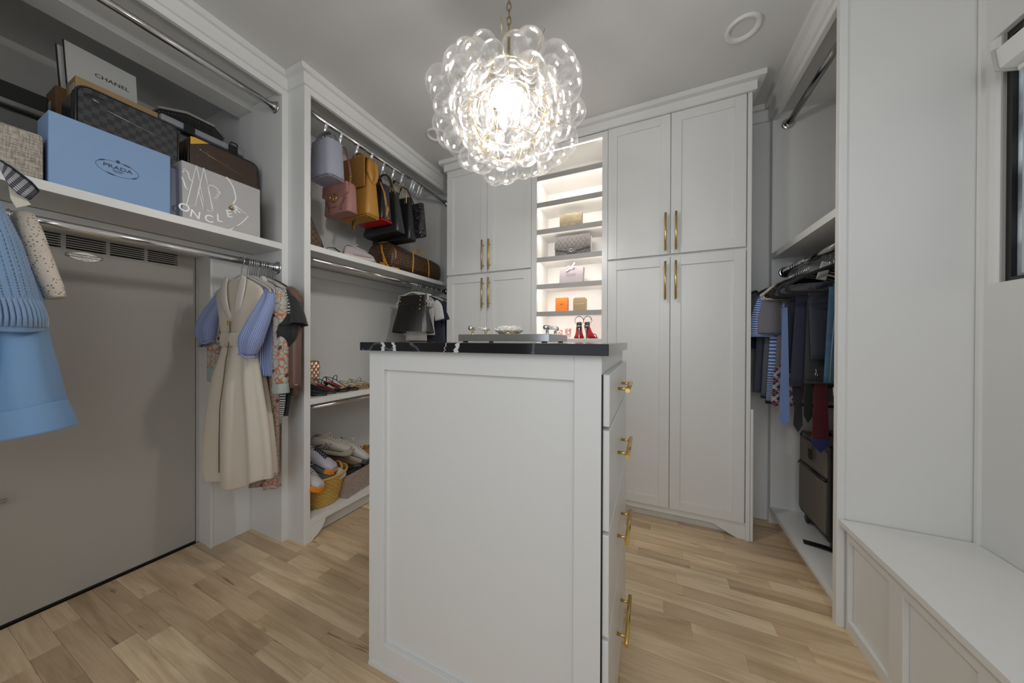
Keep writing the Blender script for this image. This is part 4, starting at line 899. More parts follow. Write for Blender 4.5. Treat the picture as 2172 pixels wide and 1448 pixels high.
CP = [(-1.60, .206, 1.185), (-1.598, .210, 1.16), (-1.598, .212, 1.135), (-1.602, .212, 1.112)]; CR_ = [.074, .080, .083, .083]
sleeve('cuff', CP, CR_, mat('blue_rib', (.15, .26, .44), .9, sheen=.5), kt, I4, (1, 1), .62)
bm = BM()
for k in range(40):
    a = 2*pi*k/40; tube(bm, [(p[0] + (r + .003)*cos(a), p[1] + (r + .003)*.62*sin(a), p[2]) for p, r in zip(CP, CR_)], .0038, 5)
obj('cuff_ribs', bm, KN, kt)
cloth('body', smoothrows([(1.38, .06, .02, 0, 6, 0, 0, 0), (1.33, .16, .03, 0, 6, 0, 0, 0), (1.1, .19, .04, .003, 6, 0, 0, 0), (.98, .19, .04, .003, 6, 1, 0, 0)]), KN2, kt, TR(-1.85, .16, 0))
# lace blouse sleeve behind it
LACE = mat('cream_lace', (.62, .56, .48), .8, bump=(130, .9)); nt = LACE.node_tree
v_ = node(nt, 'ShaderNodeTexVoronoi', i_Scale=130.0); tc_ = node(nt, 'ShaderNodeTexCoord'); nt.links.new(tc_.outputs['Object'], v_.inputs['Vector'])
nt.links.new(ramp2(nt, v_.outputs['Distance'], (.14, .10, .07), (.62, .56, .48), .20, .28), nt.nodes['Principled BSDF'].inputs['Base Color'])
lc = thing('blouse', 'cream lace blouse whose sleeve hangs behind the blue knit', 'blouse', (-1.7, .26, 1.2))
sleeve('sleeve', [(-1.69, .245, 1.44), (-1.655, .250, 1.38), (-1.635, .262, 1.30), (-1.625, .278, 1.235), (-1.62, .287, 1.20)], [.025, .032, .034, .030, .022], LACE, lc, I4, (1, 1), .8, .002, open_end=False)
cloth('body', smoothrows([(1.37, .05, .01, 0, 6, 0, 0, 0), (1.32, .15, .014, 0, 6, 0, 0, 0), (1.05, .17, .016, .003, 6, 0, 0, 0)]), LACE, lc, TR(-1.86, .262, 0))
hanger('ivory velvet hanger of the lace blouse', RXX, .262, RZ, 0, IVORYV, 'hangers at the left edge of the rail')
# blue shirt
BSH = mat('sky_blue_cotton', (.155, .29, .49), .7, bump=(30, .25), sheen=.2)
bs = thing('shirt', 'smooth sky blue shirt with a wide turned cuff, left edge of the rail', 'shirt', (-1.65, .24, .8))
sleeve('sleeve', [(-1.68, .225, 1.36), (-1.64, .222, 1.25), (-1.615, .222, 1.10), (-1.600, .228, .98), (-1.592, .236, .87)], [.04, .052, .064, .078, .088], BSH, bs, I4, (1, 1), .72, .006, 4)
sleeve('cuff', [(-1.594, .234, .885), (-1.588, .240, .85), (-1.584, .244, .815)], [.090, .094, .098], BSH, bs, TR(0, 0, 0), (1, 1), .74, .002, 3)
sleeve('front_fold', [(-1.66, .135, 1.30), (-1.60, .145, 1.10), (-1.59, .150, 1.0), (-1.60, .15, .90), (-1.62, .14, .80)], [.03, .05, .058, .05, .03], BSH, bs, I4, (1, 1), .8, .006, 3)
cloth('body', smoothrows([(1.37, .05, .01, 0, 6, 0, 0, 0), (1.32, .15, .014, 0, 6, 0, 0, 0), (.8, .17, .02, .003, 6, 0, 0, 0)]), BSH, bs, TR(-1.86, .225, 0))
hanger('ivory velvet hanger of the sky blue shirt', RXX, .237, RZ, 0, IVORYV, 'hangers at the left edge of the rail')
bm = BM()
dk = thing('dress', 'dark red lace garment whose hem just shows at the far left edge', 'dress', (-1.7, .12, .8))
cloth('body', smoothrows([(1.36, .05, .01, 0, 6, 0, 0, 0), (1.3, .15, .02, 0, 6, 0, 0, 0), (.9, .18, .03, .004, 9, 0, 0, 0), (.79, .21, .035, .010, 9, 1, .02, .0)]), floral('dark_red_lace', (.10, .02, .02), (.20, .05, .04), (.03, .01, .01), 60), dk, TR(-1.83, .155, 0))
# gingham garment over the shelf edge with cream collar
GIN = checks('gingham', (.50, .50, .49), (.012, .014, .03), (.13, .13, .15), 5, 9)
gg_ = thing('shirt', 'black and white gingham shirt collar above the knitted sweater', 'shirt', (-1.65, .2, 1.5))
bm = BM(); R = []
def fan(P0, P1, n): return [P0.lerp(P1, k/n) for k in range(n + 1)]
top = [P(*p, 0, X_) for p, X_ in (((0, 341), -1.60), ((22, 354), -1.60), ((45, 371), -1.602), ((66, 387), -1.604), ((82, 405), -1.606))]
bot = [P(*p, 0, X_) for p, X_ in (((0, 360), -1.59), ((8, 374), -1.588), ((18, 392), -1.586), ((38, 411), -1.586), ((62, 423), -1.590))]
for a, b_2 in zip(top, bot): R.append(fan(a, b_2, 8))
Rv = [[p + Vector((.006*sin(pi*k/8), 0, 0)) for k, p in enumerate(r)] for r in R]
L_ = bm.loops.layers.uv.verify(); V = [[bm.verts.new(p) for p in r] for r in Rv]
for i in range(len(V) - 1):
    for k in range(8):
        f = bm.faces.new((V[i][k], V[i][k+1], V[i+1][k+1], V[i+1][k])); f.smooth = True
        for lp, (u_, v2) in zip(f.loops, ((i, k), (i, k+1), (i+1, k+1), (i+1, k))): lp[L_].uv = (u_/4, v2/8)
gf = obj('collar_flap', bm, GIN, gg_); s = gf.modifiers.new('thickness', 'SOLIDIFY'); s.thickness = .003
bm = BM(); tube(bm, [p + Vector((.003, 0, .001)) for p in top], .0022, 6); tube(bm, [top[-1], bot[-1]], .002, 6); obj('piping', bm, mat('navy_piping', (.01, .012, .03), .6), gg_)
cloth('body', smoothrows([(1.47, .05, .01, 0, 6, 0, 0, 0), (1.40, .17, .016, 0, 6, 0, 0, 0), (1.1, .18, .02, .003, 6, 0, 0, 0)]), GIN, gg_, TR(-1.80, .185, 0), (6, 4))
cc_ = thing('shirt', 'cream shirt whose pointed collar shows under the gingham collar', 'shirt', (-1.65, .2, 1.45))
cq = [P(*p, 0, -1.598) for p in ((18, 388), (40, 405), (67, 434), (34, 441), (22, 420))]
bm = BM(); va = [bm.verts.new(p) for p in cq]; vb2 = [bm.verts.new(p + Vector((-.004, 0, 0))) for p in cq]
bm.faces.new(va); bm.faces.new(vb2[::-1])
for k in range(5): bm.faces.new((va[k], vb2[k], vb2[(k+1) % 5], va[(k+1) % 5]))
obj('collar', bm, mat('cream_cotton', (.60, .56, .49), .7), cc_, bev=.001)
cloth('body', smoothrows([(1.43, .05, .01, 0, 6, 0, 0, 0), (1.36, .16, .012, 0, 6, 0, 0, 0), (1.1, .17, .014, .003, 6, 0, 0, 0)]), bpy.data.materials['cream_cotton'], cc_, TR(-1.82, .205, 0))
# ============================================================ HANDBAGS ON THE UPPER RAIL
ACR = clear('clear_acrylic', (.97, .98, 1), .04, .22, .9, 2.0)
def s_hook(lab, y, group=None):
    t = thing('bag_hook', lab, 'hook', (-1.71, y, 2.328), 0, group)
    bm = BM(); tube(bm, [(-.0, 0, .0185)] + arc((0, 0, 0), .0185, radians(90), radians(-40), 8) + [Vector((.004, 0, -.03)), Vector((-.004, 0, -.055)), Vector((-.018, 0, -.075)), Vector((-.012, 0, -.092)), Vector((.006, 0, -.095)), Vector((.02, 0, -.08))], .0042, 8, flat=2.0, uref=(1, 0, 0))
    obj('body', bm, ACR, t, world=False); return t
hooks_y = [1.184, 1.279, 1.394, 1.503, 1.607, 1.698, 1.782]
wh = ['lilac bucket bag', 'rose flap bag', 'mustard backpack', 'red-bottomed black bag', 'wide black leather tote', 'black chain tote', 'sequinned black bag']
for y_, w_ in zip(hooks_y, wh): s_hook('clear acrylic hook carrying the ' + w_, y_)
for y_ in (1.885, 1.91, 1.965, 1.996): s_hook('empty clear acrylic hook at the far end of the upper bag rail', y_, 'empty acrylic hooks at the far end of the bag rail')
def bagbody(name, m, parent, x0, x1, y0, y1, z0, z1, top=.85, topd=.6, r=.012, M=None, seam=0, xs=0):
    """tapered bag: base rectangle to narrower top, rounded verticals"""
    rings = []
    for f, e in ((0, .96), (.03, 1), (.35, 1), (.7, 1), (.97, 1), (1, .98)):
        wx = (x1 - x0)/2*(1 + (top - 1)*f)*e; wy = (y1 - y0)/2*(1 + (topd - 1)*f)*e
        cx, cy = (x0 + x1)/2 + xs*f, (y0 + y1)/2; ring_ = []
        for sx, sy, a0 in ((1, 1, 0), (-1, 1, 90), (-1, -1, 180), (1, -1, 270)):
            for k in range(5):
                a = radians(a0 + 90*k/4); ring_.append(Vector((cx + sx*(wx - r) + r*cos(a), cy + sy*(wy - r) + r*sin(a), z0 + (z1 - z0)*f)))
        rings.append([M @ p for p in ring_] if M is not None else ring_)
    bm = BM(); loft(bm, rings); return obj(name, bm, m, parent)
def handle_arc(name, m, parent, p0, p1, top, r=.005, flat=1, n=14, seg=8):
    p0, p1, top = Vector(p0), Vector(p1), Vector(top)
    pts = []
    for k in range(n + 1):
        a = pi*k/n; c = (p0 + p1)/2
        pts.append(c + (p0 - p1)/2*cos(a) + (top - c)*sin(a)**.8)
    bm = BM(); tube(bm, pts, r, seg, flat=flat); return obj(name, bm, m, parent)
def chain(bm, a, b, n, r=.0055, t=.0012, sag=0):
    a, b = Vector(a), Vector(b); d = (b - a).normalized(); u = d.orthogonal().normalized(); w = d.cross(u)
    for k in range(n):
        c = a.lerp(b, (k + .5)/n) - Vector((0, 0, sag*sin(pi*(k + .5)/n))); v = u if k % 2 else w; L = (b - a).length/n*.68
        tube(bm, [c + d*(L*cos(q)) + v*(r*.6*sin(q)) for q in [2*pi*j/10 for j in range(10)]], t, 5, closed=True)
def bag(name, lab, y, z0): return thing(name, lab, 'bag', (-1.70, y, z0), 0)
# lilac bucket bag
LIL = mat('lilac_leather', (.36, .37, .46), .5); nt = LIL.node_tree
wv = node(nt, 'ShaderNodeTexWave', i_Scale=42.0, i_Distortion=.0, wave_type='BANDS', bands_direction='DIAGONAL'); tcx = node(nt, 'ShaderNodeTexCoord'); nt.links.new(tcx.outputs['Object'], wv.inputs['Vector'])
bpx = node(nt, 'ShaderNodeBump', i_Strength=.5, i_Distance=.003); nt.links.new(wv.outputs['Fac'], bpx.inputs['Height']); nt.links.new(bpx.outputs[0], nt.nodes['Principled BSDF'].inputs['Normal'])
t = bag('handbag', 'pale lilac textured bucket bag, first bag on the upper rail', 1.184, 1.99)
bagbody('body', LIL, t, -1.785, -1.60, 1.128, 1.238, 1.992, 2.195, .90, .88, .03)
bm = BM(); box(bm, -1.775, 1.137, 1.985, -1.61, 1.229, 1.9915); obj('bottom', bm, mat('lilac_base', (.33, .33, .40), .55), t, bev=.004)
for a, b in ((-1.76, 1.145), (-1.62, 1.145), (-1.76, 1.22), (-1.62, 1.22)): bm = BM(); ellipsoid(bm, (a, b, 1.983), .0045, .0045, .004); obj('foot_stud', bm, GOLD, t)
handle_arc('handle', mat('lilac_grey_handle', (.20, .20, .23), .45), t, (-1.765, 1.165, 2.195), (-1.62, 1.165, 2.195), (-1.70, 1.175, 2.262), .0055)
handle_arc('handle', bpy.data.materials['lilac_grey_handle'], t, (-1.765, 1.205, 2.195), (-1.62, 1.205, 2.195), (-1.70, 1.19, 2.262), .0055)
# rose flap bag
ROSE = mat('rose_leather', (.33, .155, .13), .48, bump=(30, .15))
t = bag('handbag', 'dusty rose chevron flap bag with a gold double-ring emblem', 1.279, 1.82)
rb = bagbody('body', ROSE, t, -1.806, -1.584, 1.234, 1.308, 1.822, 1.985, .95, .82, .024)
bm = BM(); prism(bm, [(-1.796, 1.992), (-1.594, 1.992), (-1.588, 1.93), (-1.635, 1.905), (-1.66, 1.872), (-1.68, 1.858), (-1.712, 1.858), (-1.735, 1.872), (-1.755, 1.905), (-1.802, 1.93)], 1, 1.227, 1.241); rbox(bm, -1.796, 1.23, 1.984, -1.594, 1.29, 1.994, .004); fl = obj('flap', bm, ROSE, t, bev=.004)
bm = BM()
for k in range(5):
    z = 1.988 - .014*k; tube(bm, [(-1.792, 1.2265, z - .008), (-1.695, 1.2265, z - .052), (-1.598, 1.2265, z - .008)], .0012, 5)
obj('quilting_seam', bm, mat('rose_dark', (.20, .085, .07), .5), fl)
for k in range(3):
    for s_ in (-1, 1): bm = BM(); tube(bm, smooth([(-1.695 + s_*(.098 - .010*k), 1.2335, 1.905 - .012*k), (-1.695 + s_*(.070 - .008*k), 1.2335, 1.890 - .012*k), (-1.695 + s_*(.054 - .006*k), 1.2335, 1.835)]), .0011, 5); obj('quilting_seam', bm, bpy.data.materials['rose_dark'], t)
bm = BM()
for cx, fl_ in ((-1.706, 1), (-1.684, -1)):
    tube(bm, [(cx + .0165*cos(q), 1.2225 + (.001 if fl_ > 0 else 0), 1.908 + .0195*sin(q)) for q in [radians(40 if fl_ > 0 else 220) + radians(290)*j/20 for j in range(21)]], .0027, 8)
    tube(bm, [(cx + fl_*.003, 1.2225, 1.906), (cx + fl_*.013, 1.2225, 1.906), (cx + fl_*.0135, 1.2225, 1.897)], .0022, 6)
obj('emblem', bm, GOLD, fl)
bm = BM(); chain(bm, (-1.77, 1.268, 1.988), (-1.765, 1.272, 2.015), 3, .007, .0018); chain(bm, (-1.61, 1.268, 1.988), (-1.612, 1.272, 2.05), 6, .007, .0016); obj('chain', bm, GOLD, t)
bm = BM(); tube(bm, [(-1.612, 1.272, 2.048), (-1.628, 1.275, 2.12), (-1.655, 1.277, 2.19), (-1.672, 1.279, 2.228), (-1.70, 1.279, 2.24), (-1.728, 1.279, 2.225), (-1.75, 1.277, 2.17), (-1.763, 1.274, 2.012)], .008, 8, flat=.3, uref=(0, 1, 0)); obj('strap', bm, mat('strap_brown', (.17, .07, .05), .45), t)
# mustard backpack
MUS = mat('mustard_leather', (.44, .215, .035), .45, bump=(22, .25)); MUS2 = mat('mustard_dark', (.20, .085, .015), .5)
t = bag('backpack', 'mustard yellow leather backpack with folded side and hanging strap', 1.43, 1.85)
bagbody('body', MUS, t, -1.858, -1.592, 1.372, 1.478, 1.862, 2.215, .88, .42, .022)
bm = BM(); rbox(bm, -1.85, 1.366, 2.03, -1.612, 1.374, 2.222, .004); rbox(bm, -1.845, 1.366, 2.212, -1.612, 1.445, 2.226, .006); obj('flap', bm, mat('mustard_flap', (.30, .14, .03), .5), t)
for dy, s in ((1.392, 1), (1.452, -1)):
    bm = BM(); tube(bm, [(-1.618, dy + .012*s, 2.214), (-1.606, dy + .006*s, 2.19), (-1.602, dy + .002*s, 2.13), (-1.598, dy + .014*s, 2.085), (-1.597, 1.422, 2.06)], [.010, .014, .015, .012, .004], 10, flat=.8); obj('side_fold', bm, MUS, t)
bm = BM(); rbox(bm, -1.85, 1.378, 1.853, -1.60, 1.472, 1.862, .003); bt_ = obj('bottom', bm, MUS, t)
for a, b in ((-1.61, 1.39), (-1.61, 1.46), (-1.84, 1.39)): bm = BM(); ellipsoid(bm, (a, b, 1.851), .004, .004, .003); obj('foot_stud', bm, GOLD, bt_)
handle_arc('handle', mat('tan_handle', (.30, .13, .06), .45), t, (-1.755, 1.40, 2.22), (-1.665, 1.40, 2.22), (-1.705, 1.395, 2.262), .007, .35)
bm = BM(); tube(bm, [(-1.60, 1.478, 2.10), (-1.572, 1.487, 2.03), (-1.560, 1.494, 1.94), (-1.556, 1.497, 1.87)], .0085, 8, flat=.25, uref=(0, 1, 0)); tube(bm, [(-1.556, 1.492, 1.87), (-1.548, 1.486, 1.892), (-1.543, 1.490, 1.925), (-1.554, 1.497, 1.945)], .009, 8, flat=.25, uref=(0, 1, 0)); st2 = obj('strap', bm, mat('strap_mustard', (.40, .19, .05), .45), t)
bm = BM(); tube(bm, [(-1.569, 1.494, 1.872), (-1.543, 1.494, 1.872), (-1.543, 1.494, 1.858), (-1.569, 1.494, 1.858)], .0017, 6, closed=True); obj('buckle', bm, GOLD, st2)
bm = BM(); tube(bm, [(-1.77, 1.42, 1.86), (-1.772, 1.41, 1.815), (-1.755, 1.40, 1.79), (-1.742, 1.40, 1.80), (-1.744, 1.41, 1.855)], .006, 8, flat=.25, uref=(0, 1, 0)); s3 = obj('strap', bm, MUS2, t)
bm = BM(); tube(bm, [(-1.760, 1.398, 1.797), (-1.738, 1.398, 1.797), (-1.738, 1.398, 1.785), (-1.760, 1.398, 1.785)], .0016, 6, closed=True); obj('buckle', bm, GOLD, s3)
# black bag with red bottom
BL2 = mat('smooth_black_leather', (.022, .022, .024), .3, coat=.15); RED = mat('signal_red', (.52, .006, .010), .4)
t = bag('handbag', 'smooth black box bag with a bright red underside', 1.54, 1.87)
bagbody('body', BL2, t, -1.862, -1.600, 1.492, 1.592, 1.878, 2.115, .93, .62, .025)
bm = BM(); rbox(bm, -1.855, 1.497, 1.870, -1.606, 1.588, 1.879, .002); obj('bottom', bm, RED, t)
for yy in (1.52, 1.565): handle_arc('handle', BLKL, t, (-1.79, yy, 2.11), (-1.672, yy, 2.11), (-1.73, 1.53, 2.235), .005)
bm = BM(); tube(bm, [(-1.66, 1.56, 2.11), (-1.668, 1.545, 2.17), (-1.69, 1.52, 2.238)], .009, 8, flat=.2, uref=(0, 1, 0)); obj('strap', bm, BLKL, t)
# wide black tote with chain
t = bag('tote_bag', 'wide soft black leather tote sagging below the red-bottomed bag', 1.64, 1.80)
bagbody('body', BL2, t, -1.915, -1.572, 1.602, 1.688, 1.822, 2.115, .62, .45, .018, xs=.02)
bm = BM(); prism(bm, [(-1.905, 1.85), (-1.585, 1.85), (-1.575, 1.826), (-1.875, 1.806)], 1, 1.606, 1.684); obj('bottom', bm, BLKL, t, bev=.004)
for yy in (1.63, 1.66): handle_arc('handle', BLKL, t, (-1.80, yy, 2.10), (-1.655, yy, 2.10), (-1.71, 1.61, 2.236), .0055)
bm = BM(); chain(bm, (-1.655, 1.618, 2.10), (-1.672, 1.612, 2.225), 13, .0055, .0014); chain(bm, (-1.618, 1.63, 2.09), (-1.655, 1.622, 2.21), 13, .0055, .0014); obj('chain', bm, GOLD, t)
# black chain tote with fringe of gold
t = bag('tote_bag', 'black leather tote on gold chains with metal-edged corner tag', 1.73, 1.80)
bagbody('body', BLKL, t, -1.93, -1.552, 1.694, 1.775, 1.795, 2.105, .72, .4, .02, xs=.03)
bm = BM(); chain(bm, (-1.64, 1.71, 2.10), (-1.69, 1.705, 2.225), 13, .005, .0013); chain(bm, (-1.60, 1.75, 2.10), (-1.665, 1.72, 2.21), 13, .005, .0013); obj('chain', bm, GOLD, t)
bm = BM(); tube(bm, [(-1.66, 1.71, 2.21), (-1.70, 1.705, 2.237), (-1.76, 1.71, 2.20), (-1.80, 1.72, 2.10)], .009, 8, flat=.3, uref=(0, 1, 0)); obj('strap', bm, BLKL, t)
bm = BM(); rbox(bm, -1.60, 1.690, 2.045, -1.583, 1.694, 2.085, .001); obj('tag', bm, mat('tag_black', (.05, .05, .05), .3), t)
bm = BM(); box(bm, -1.586, 1.69, 2.05, -1.583, 1.7, 2.115); obj('metal_edge', bm, GOLD, t)
# sequinned bag
SEQ = mat('black_sequins', (.012, .012, .014), .25, .3, bump=(220, 1.0)); nt = SEQ.node_tree
v_ = node(nt, 'ShaderNodeTexVoronoi', i_Scale=420.0); tcx = node(nt, 'ShaderNodeTexCoord'); nt.links.new(tcx.outputs['Object'], v_.inputs['Vector'])
sp_ = node(nt, 'ShaderNodeSeparateColor'); nt.links.new(v_.outputs['Color'], sp_.inputs[0]); nt.links.new(ramp2(nt, sp_.outputs[0], (.012, .012, .014), (.45, .45, .48), .93, .96), nt.nodes['Principled BSDF'].inputs['Base Color'])
t = bag('handbag', 'black sequinned handbag, last of the hanging bags', 1.82, 1.85)
bagbody('body', SEQ, t, -1.86, -1.528, 1.775, 1.855, 1.852, 2.09, .97, .35, .012)
bm = BM(); tube(bm, [(-1.80, 1.81, 2.085), (-1.76, 1.80, 2.18), (-1.71, 1.785, 2.234), (-1.66, 1.79, 2.20), (-1.61, 1.80, 2.09)], .005, 8); obj('handle', bm, BLKL, t)
bm = BM(); ellipsoid(bm, (-1.545, 1.815, 1.852), .018, .02, .016); obj('corner_tuft', bm, SEQ, t)
# ============================================================ UPPER SHELF OF THE BAG SECTION
S2 = 1.588
DAM2 = checker('brown_check', (.055, .028, .016), (.12, .065, .035), 60, 60, .5)
t = thing('handbag', 'brown checkered bag slumped at the left end of the shelf under the hanging bags', 'bag', (-1.72, 1.10, S2))
bm = BM(); prism(bm, [(1.062, S2), (1.165, S2), (1.168, 1.60), (1.155, 1.63), (1.13, 1.675), (1.10, 1.73), (1.08, 1.78), (1.062, 1.80)], 0, -1.83, -1.70); obj('body', bm, DAM2, t, bev=.006)
bm = BM(); tube(bm, [(-1.698, 1.168, 1.595), (-1.698, 1.155, 1.632), (-1.698, 1.10, 1.735), (-1.698, 1.075, 1.79)], .003, 6); obj('piping', bm, mat('dark_brown_trim', (.05, .022, .012), .4), t)
bm = BM(); tube(bm, [(-1.70, 1.172, 1.592), (-1.695, 1.195, 1.612), (-1.69, 1.225, 1.617), (-1.688, 1.255, 1.604), (-1.688, 1.262, 1.594)], .007, 8, flat=.3, uref=(1, 0, 0)); obj('strap', bm, bpy.data.materials['dark_brown_trim'], t)
# shoes ------------------------------------------------------
def sneaker(name, lab, loc, yaw, pitch, roll, up, sole, acc, lace, scale=1.0, group=None, marks=None):
    t = thing(name, lab, 'shoe', loc, 0, group)
    t.rotation_euler = (radians(roll), radians(pitch), radians(yaw)); t.scale = (scale,)*3
    # length along +x: heel at -.13, toe at +.14
    prof = [(-.135, .022, .045, .030), (-.120, .032, .070, .078), (-.085, .036, .084, .086), (-.045, .036, .080, .084), (0, .038, .062, .078), (.045, .043, .046, .062), (.085, .045, .036, .050), (.118, .040, .028, .040), (.138, .022, .022, .030)]
    R = []
    for x, w, hc, h in prof:
        r = []
        for k in range(18):
            a = 2*pi*k/18; r.append(Vector((x, w*cos(a), .024 + h*.5*(1 + (sin(a) if sin(a) > 0 else -abs(sin(a))**.45)))))
        R.append(r)
    bm = BM(); loft(bm, R); obj('upper', bm, up, t, world=False)
    out = [(-.140, 0), (-.135, .024), (-.11, .036), (-.06, .039), (0, .040), (.05, .046), (.095, .047), (.13, .036), (.148, .014)]
    out = out + [(x, -y) for x, y in out[::-1][:-1]]
    bm = BM(); prism(bm, [(x*1.02, y*1.04) for x, y in out], 2, 0, .026); obj('sole', bm, sole, t, world=False, bev=.006)
    bm = BM(); prism(bm, [(x, y) for x, y in ((-.142, 0), (-.137, .030), (-.10, .041), (-.06, .041), (-.06, -.041), (-.10, -.041), (-.137, -.030))], 2, .004, .034); obj('heel_accent', bm, acc, t, world=False, bev=.004)
    bm = BM(); prism(bm, [(.150, .016), (.134, .038), (.10, .049), (.10, -.049), (.134, -.038), (.150, -.016)], 2, .004, .032); obj('toe_accent', bm, acc, t, world=False, bev=.004)
    bm = BM(); lathe(bm, [(.0, 0), (.9, 0), (1, .2)], (0, 0, 0), 16, M=Matrix.Translation((-.080, 0, .1085)) @ Matrix.Rotation(.1, 4, 'Y') @ Matrix.Diagonal((.028, .017, .006, 1))); obj('collar_opening', bm, mat('shoe_lining', (.22, .2, .19), .8) if 'shoe_lining' not in bpy.data.materials else bpy.data.materials['shoe_lining'], t, world=False)
    bm = BM()
    for k in range(6):
        x = -.035 + .017*k; z = (.1105, .109, .1055, .100, .0935, .088)[k]; w = .016 + .001*k
        tube(bm, [(x, -w, z - .007), (x + .006, 0, z + .002), (x + .014, w, z - .008)], .0034, 6); tube(bm, [(x, w, z - .007), (x + .006, 0, z + .003), (x + .014, -w, z - .008)], .0034, 6)
    for s in (-1, 1): tube(bm, [(-.035, 0, .117)] + [(-.035 + .022*sin(q), s*(.018 + .012*sin(q/2)), .120 + .012*sin(q)) for q in (1, 2, 3, 4, 5)], .0024, 6)
    obj('laces', bm, lace, t, world=False)
    if marks: marks(t)
    return t
PNK = mat('pale_pink_knit', (.42, .35, .37), .8, bump=(200, .4)); PSO = mat('oat_sole', (.52, .46, .40), .6); WLC = mat('white_lace', (.60, .58, .55), .7)
sneaker('sneaker', 'pale pink running shoe on the shelf under the hanging bags', (-1.695, 1.395, S2), 75, 0, 0, PNK, PSO, PSO, WLC, .68)
sneaker('sneaker', 'second pale pink running shoe, partly hidden behind its mate', (-1.76, 1.47, S2), 75, 0, 0, PNK, PSO, PSO, WLC, .68)
def sandal(lab, loc, yaw, scale, solem, strapm, heel=.0, group=None, cat='shoe', toe=None, bow=None, nstr=3, back=True, liner=None, name='sandal'):
    t = thing(name, lab, cat, loc, radians(yaw), group); t.scale = (scale,)*3
    def zz(x): return heel*max(0, min(1, (.04 - x)/.12))**1.2
    xs = [-.115, -.09, -.05, -.01, .03, .07, .10, .12]; ws = [.018, .026, .026, .025, .031, .037, .032, .012]
    bm = BM(); R = []
    for x, w in zip(xs, ws): z = zz(x); R.append([Vector((x, w, z + .004)), Vector((x, w*.9, z + .009)), Vector((x, -w*.9, z + .009)), Vector((x, -w, z + .004)), Vector((x, -w*.95, z)), Vector((x, w*.95, z))])
    loft(bm, R, smooth=False); obj('sole', bm, solem, t, world=False)
    if liner: 
        bm = BM(); R = [[Vector((x, w*.86, zz(x) + .0095)), Vector((x, w*.86, zz(x) + .0105)), Vector((x, -w*.86, zz(x) + .0105)), Vector((x, -w*.86, zz(x) + .0095))] for x, w in zip(xs, ws)]
        loft(bm, R, smooth=False); obj('insole', bm, liner, t, world=False)
    if heel > .02:
        bm = BM(); tube(bm, [(-.10, 0, heel), (-.104, 0, heel*.6), (-.102, 0, .001)], [.016, .007, .0045], 10); obj('heel', bm, strapm, t, world=False)
    if toe:
        bm = BM(); R = []
        for x, w, h in ((.035, .031, .026), (.06, .036, .026), (.085, .034, .022), (.108, .024, .015), (.122, .008, .008)):
            R.append([Vector((x, w*cos(a), .004 + h*sin(a))) for a in [pi*k/10 for k in range(11)]])
        loft(bm, R, closed=False, caps=(False, False)); q = obj('toe_cap', bm, toe, t, world=False); s = q.modifiers.new('thickness', 'SOLIDIFY'); s.thickness = .002
    if nstr:
        for k in range(nstr):
            bm = BM(); x = .05 + .018*k; w = .034; tube(bm, [(x - .012, -w, .008)] + [(x - .012 + .024*j/6 + .006*sin(k + j), -w + 2*w*j/6, .008 + .026*sin(pi*j/6)) for j in range(1, 6)] + [(x + .012, w, .008)], .0032, 6)
            tube(bm, [(x + .012, -w, .008)] + [(x + .012 - .024*j/6, -w + 2*w*j/6, .008 + .024*sin(pi*j/6)) for j in range(1, 6)] + [(x - .012, w, .008)], .0028, 6); obj('strap', bm, strapm, t, world=False)
    if back:
        z0 = zz(-.06)
        bm = BM(); tube(bm, smooth([(.03, -.03, .014), (-.02, -.032, z0*.4 + .030), (-.07, -.028, z0 + .040), (-.105, -.012, z0 + .052), (-.112, 0, z0 + .054), (-.105, .012, z0 + .052), (-.07, .028, z0 + .040), (-.02, .032, z0*.4 + .030), (.03, .03, .014)]), .0026, 6); obj('slingback', bm, strapm, t, world=False)
        bm = BM(); tube(bm, smooth([(-.045, -.030, z0*.7 + .035), (-.040, -.026, z0 + .055), (-.036, 0, z0 + .066), (-.040, .026, z0 + .055), (-.045, .030, z0*.7 + .035)]), .0026, 6); obj('ankle_strap', bm, strapm, t, world=False)
    if bow:
        bm = BM()
        for s in (-1, 1): tube(bm, [(.088 + .012*cos(q) , s*(.016 + .014*sin(q)), .030 + .004*cos(q*2)) for q in [2*pi*j/12 for j in range(12)]], .003, 6, closed=True)
        ellipsoid(bm, (.088, 0, .032), .006, .006, .004); obj('bow', bm, bow, t, world=False)
    return t
CLR = clear('clear_vinyl', (.95, .95, .95), .05, .2, .8, 2.0)
sandal('clear-strapped low sandal beside the duffel bag', (-1.74, 1.60, S2), 60, .75, PSO, CLR, 0, None, nstr=2)
# duffel
LV2 = monogram('brown_monogram_duffel', (.055, .028, .016), (.22, .14, .07), 52); YEL = mat('honey_leather', (.62, .27, .025), .42)
t = thing('duffel_bag', 'brown monogram duffel bag with honey yellow handles on the shelf', 'bag', (-1.77, 1.95, S2))
bm = BM(); R = []
for y, sc_, w, dz in ((1.655, .80, .115, 0), (1.662, .95, .125, 0), (1.685, 1.0, .13, 0), (1.78, 1.0, .13, -.01), (1.90, .93, .132, -.012), (2.02, .90, .132, -.008), (2.14, .90, .13, 0), (2.21, .86, .125, 0), (2.225, .70, .11, 0)):
    h = .205*sc_; cz = S2 + .002 + h/2; r = []
    for k in range(26):
        a = 2*pi*k/26; ca, sa = cos(a), sin(a); r.append(Vector((-1.80 + abs(ca)**.72*(1 if ca > 0 else -1)*w, y, cz + abs(sa)**(.45 if sa < 0 else .9)*(1 if sa > 0 else -1)*h/2)))
    R.append(r)
loft(bm, R); obj('body', bm, LV2, t)
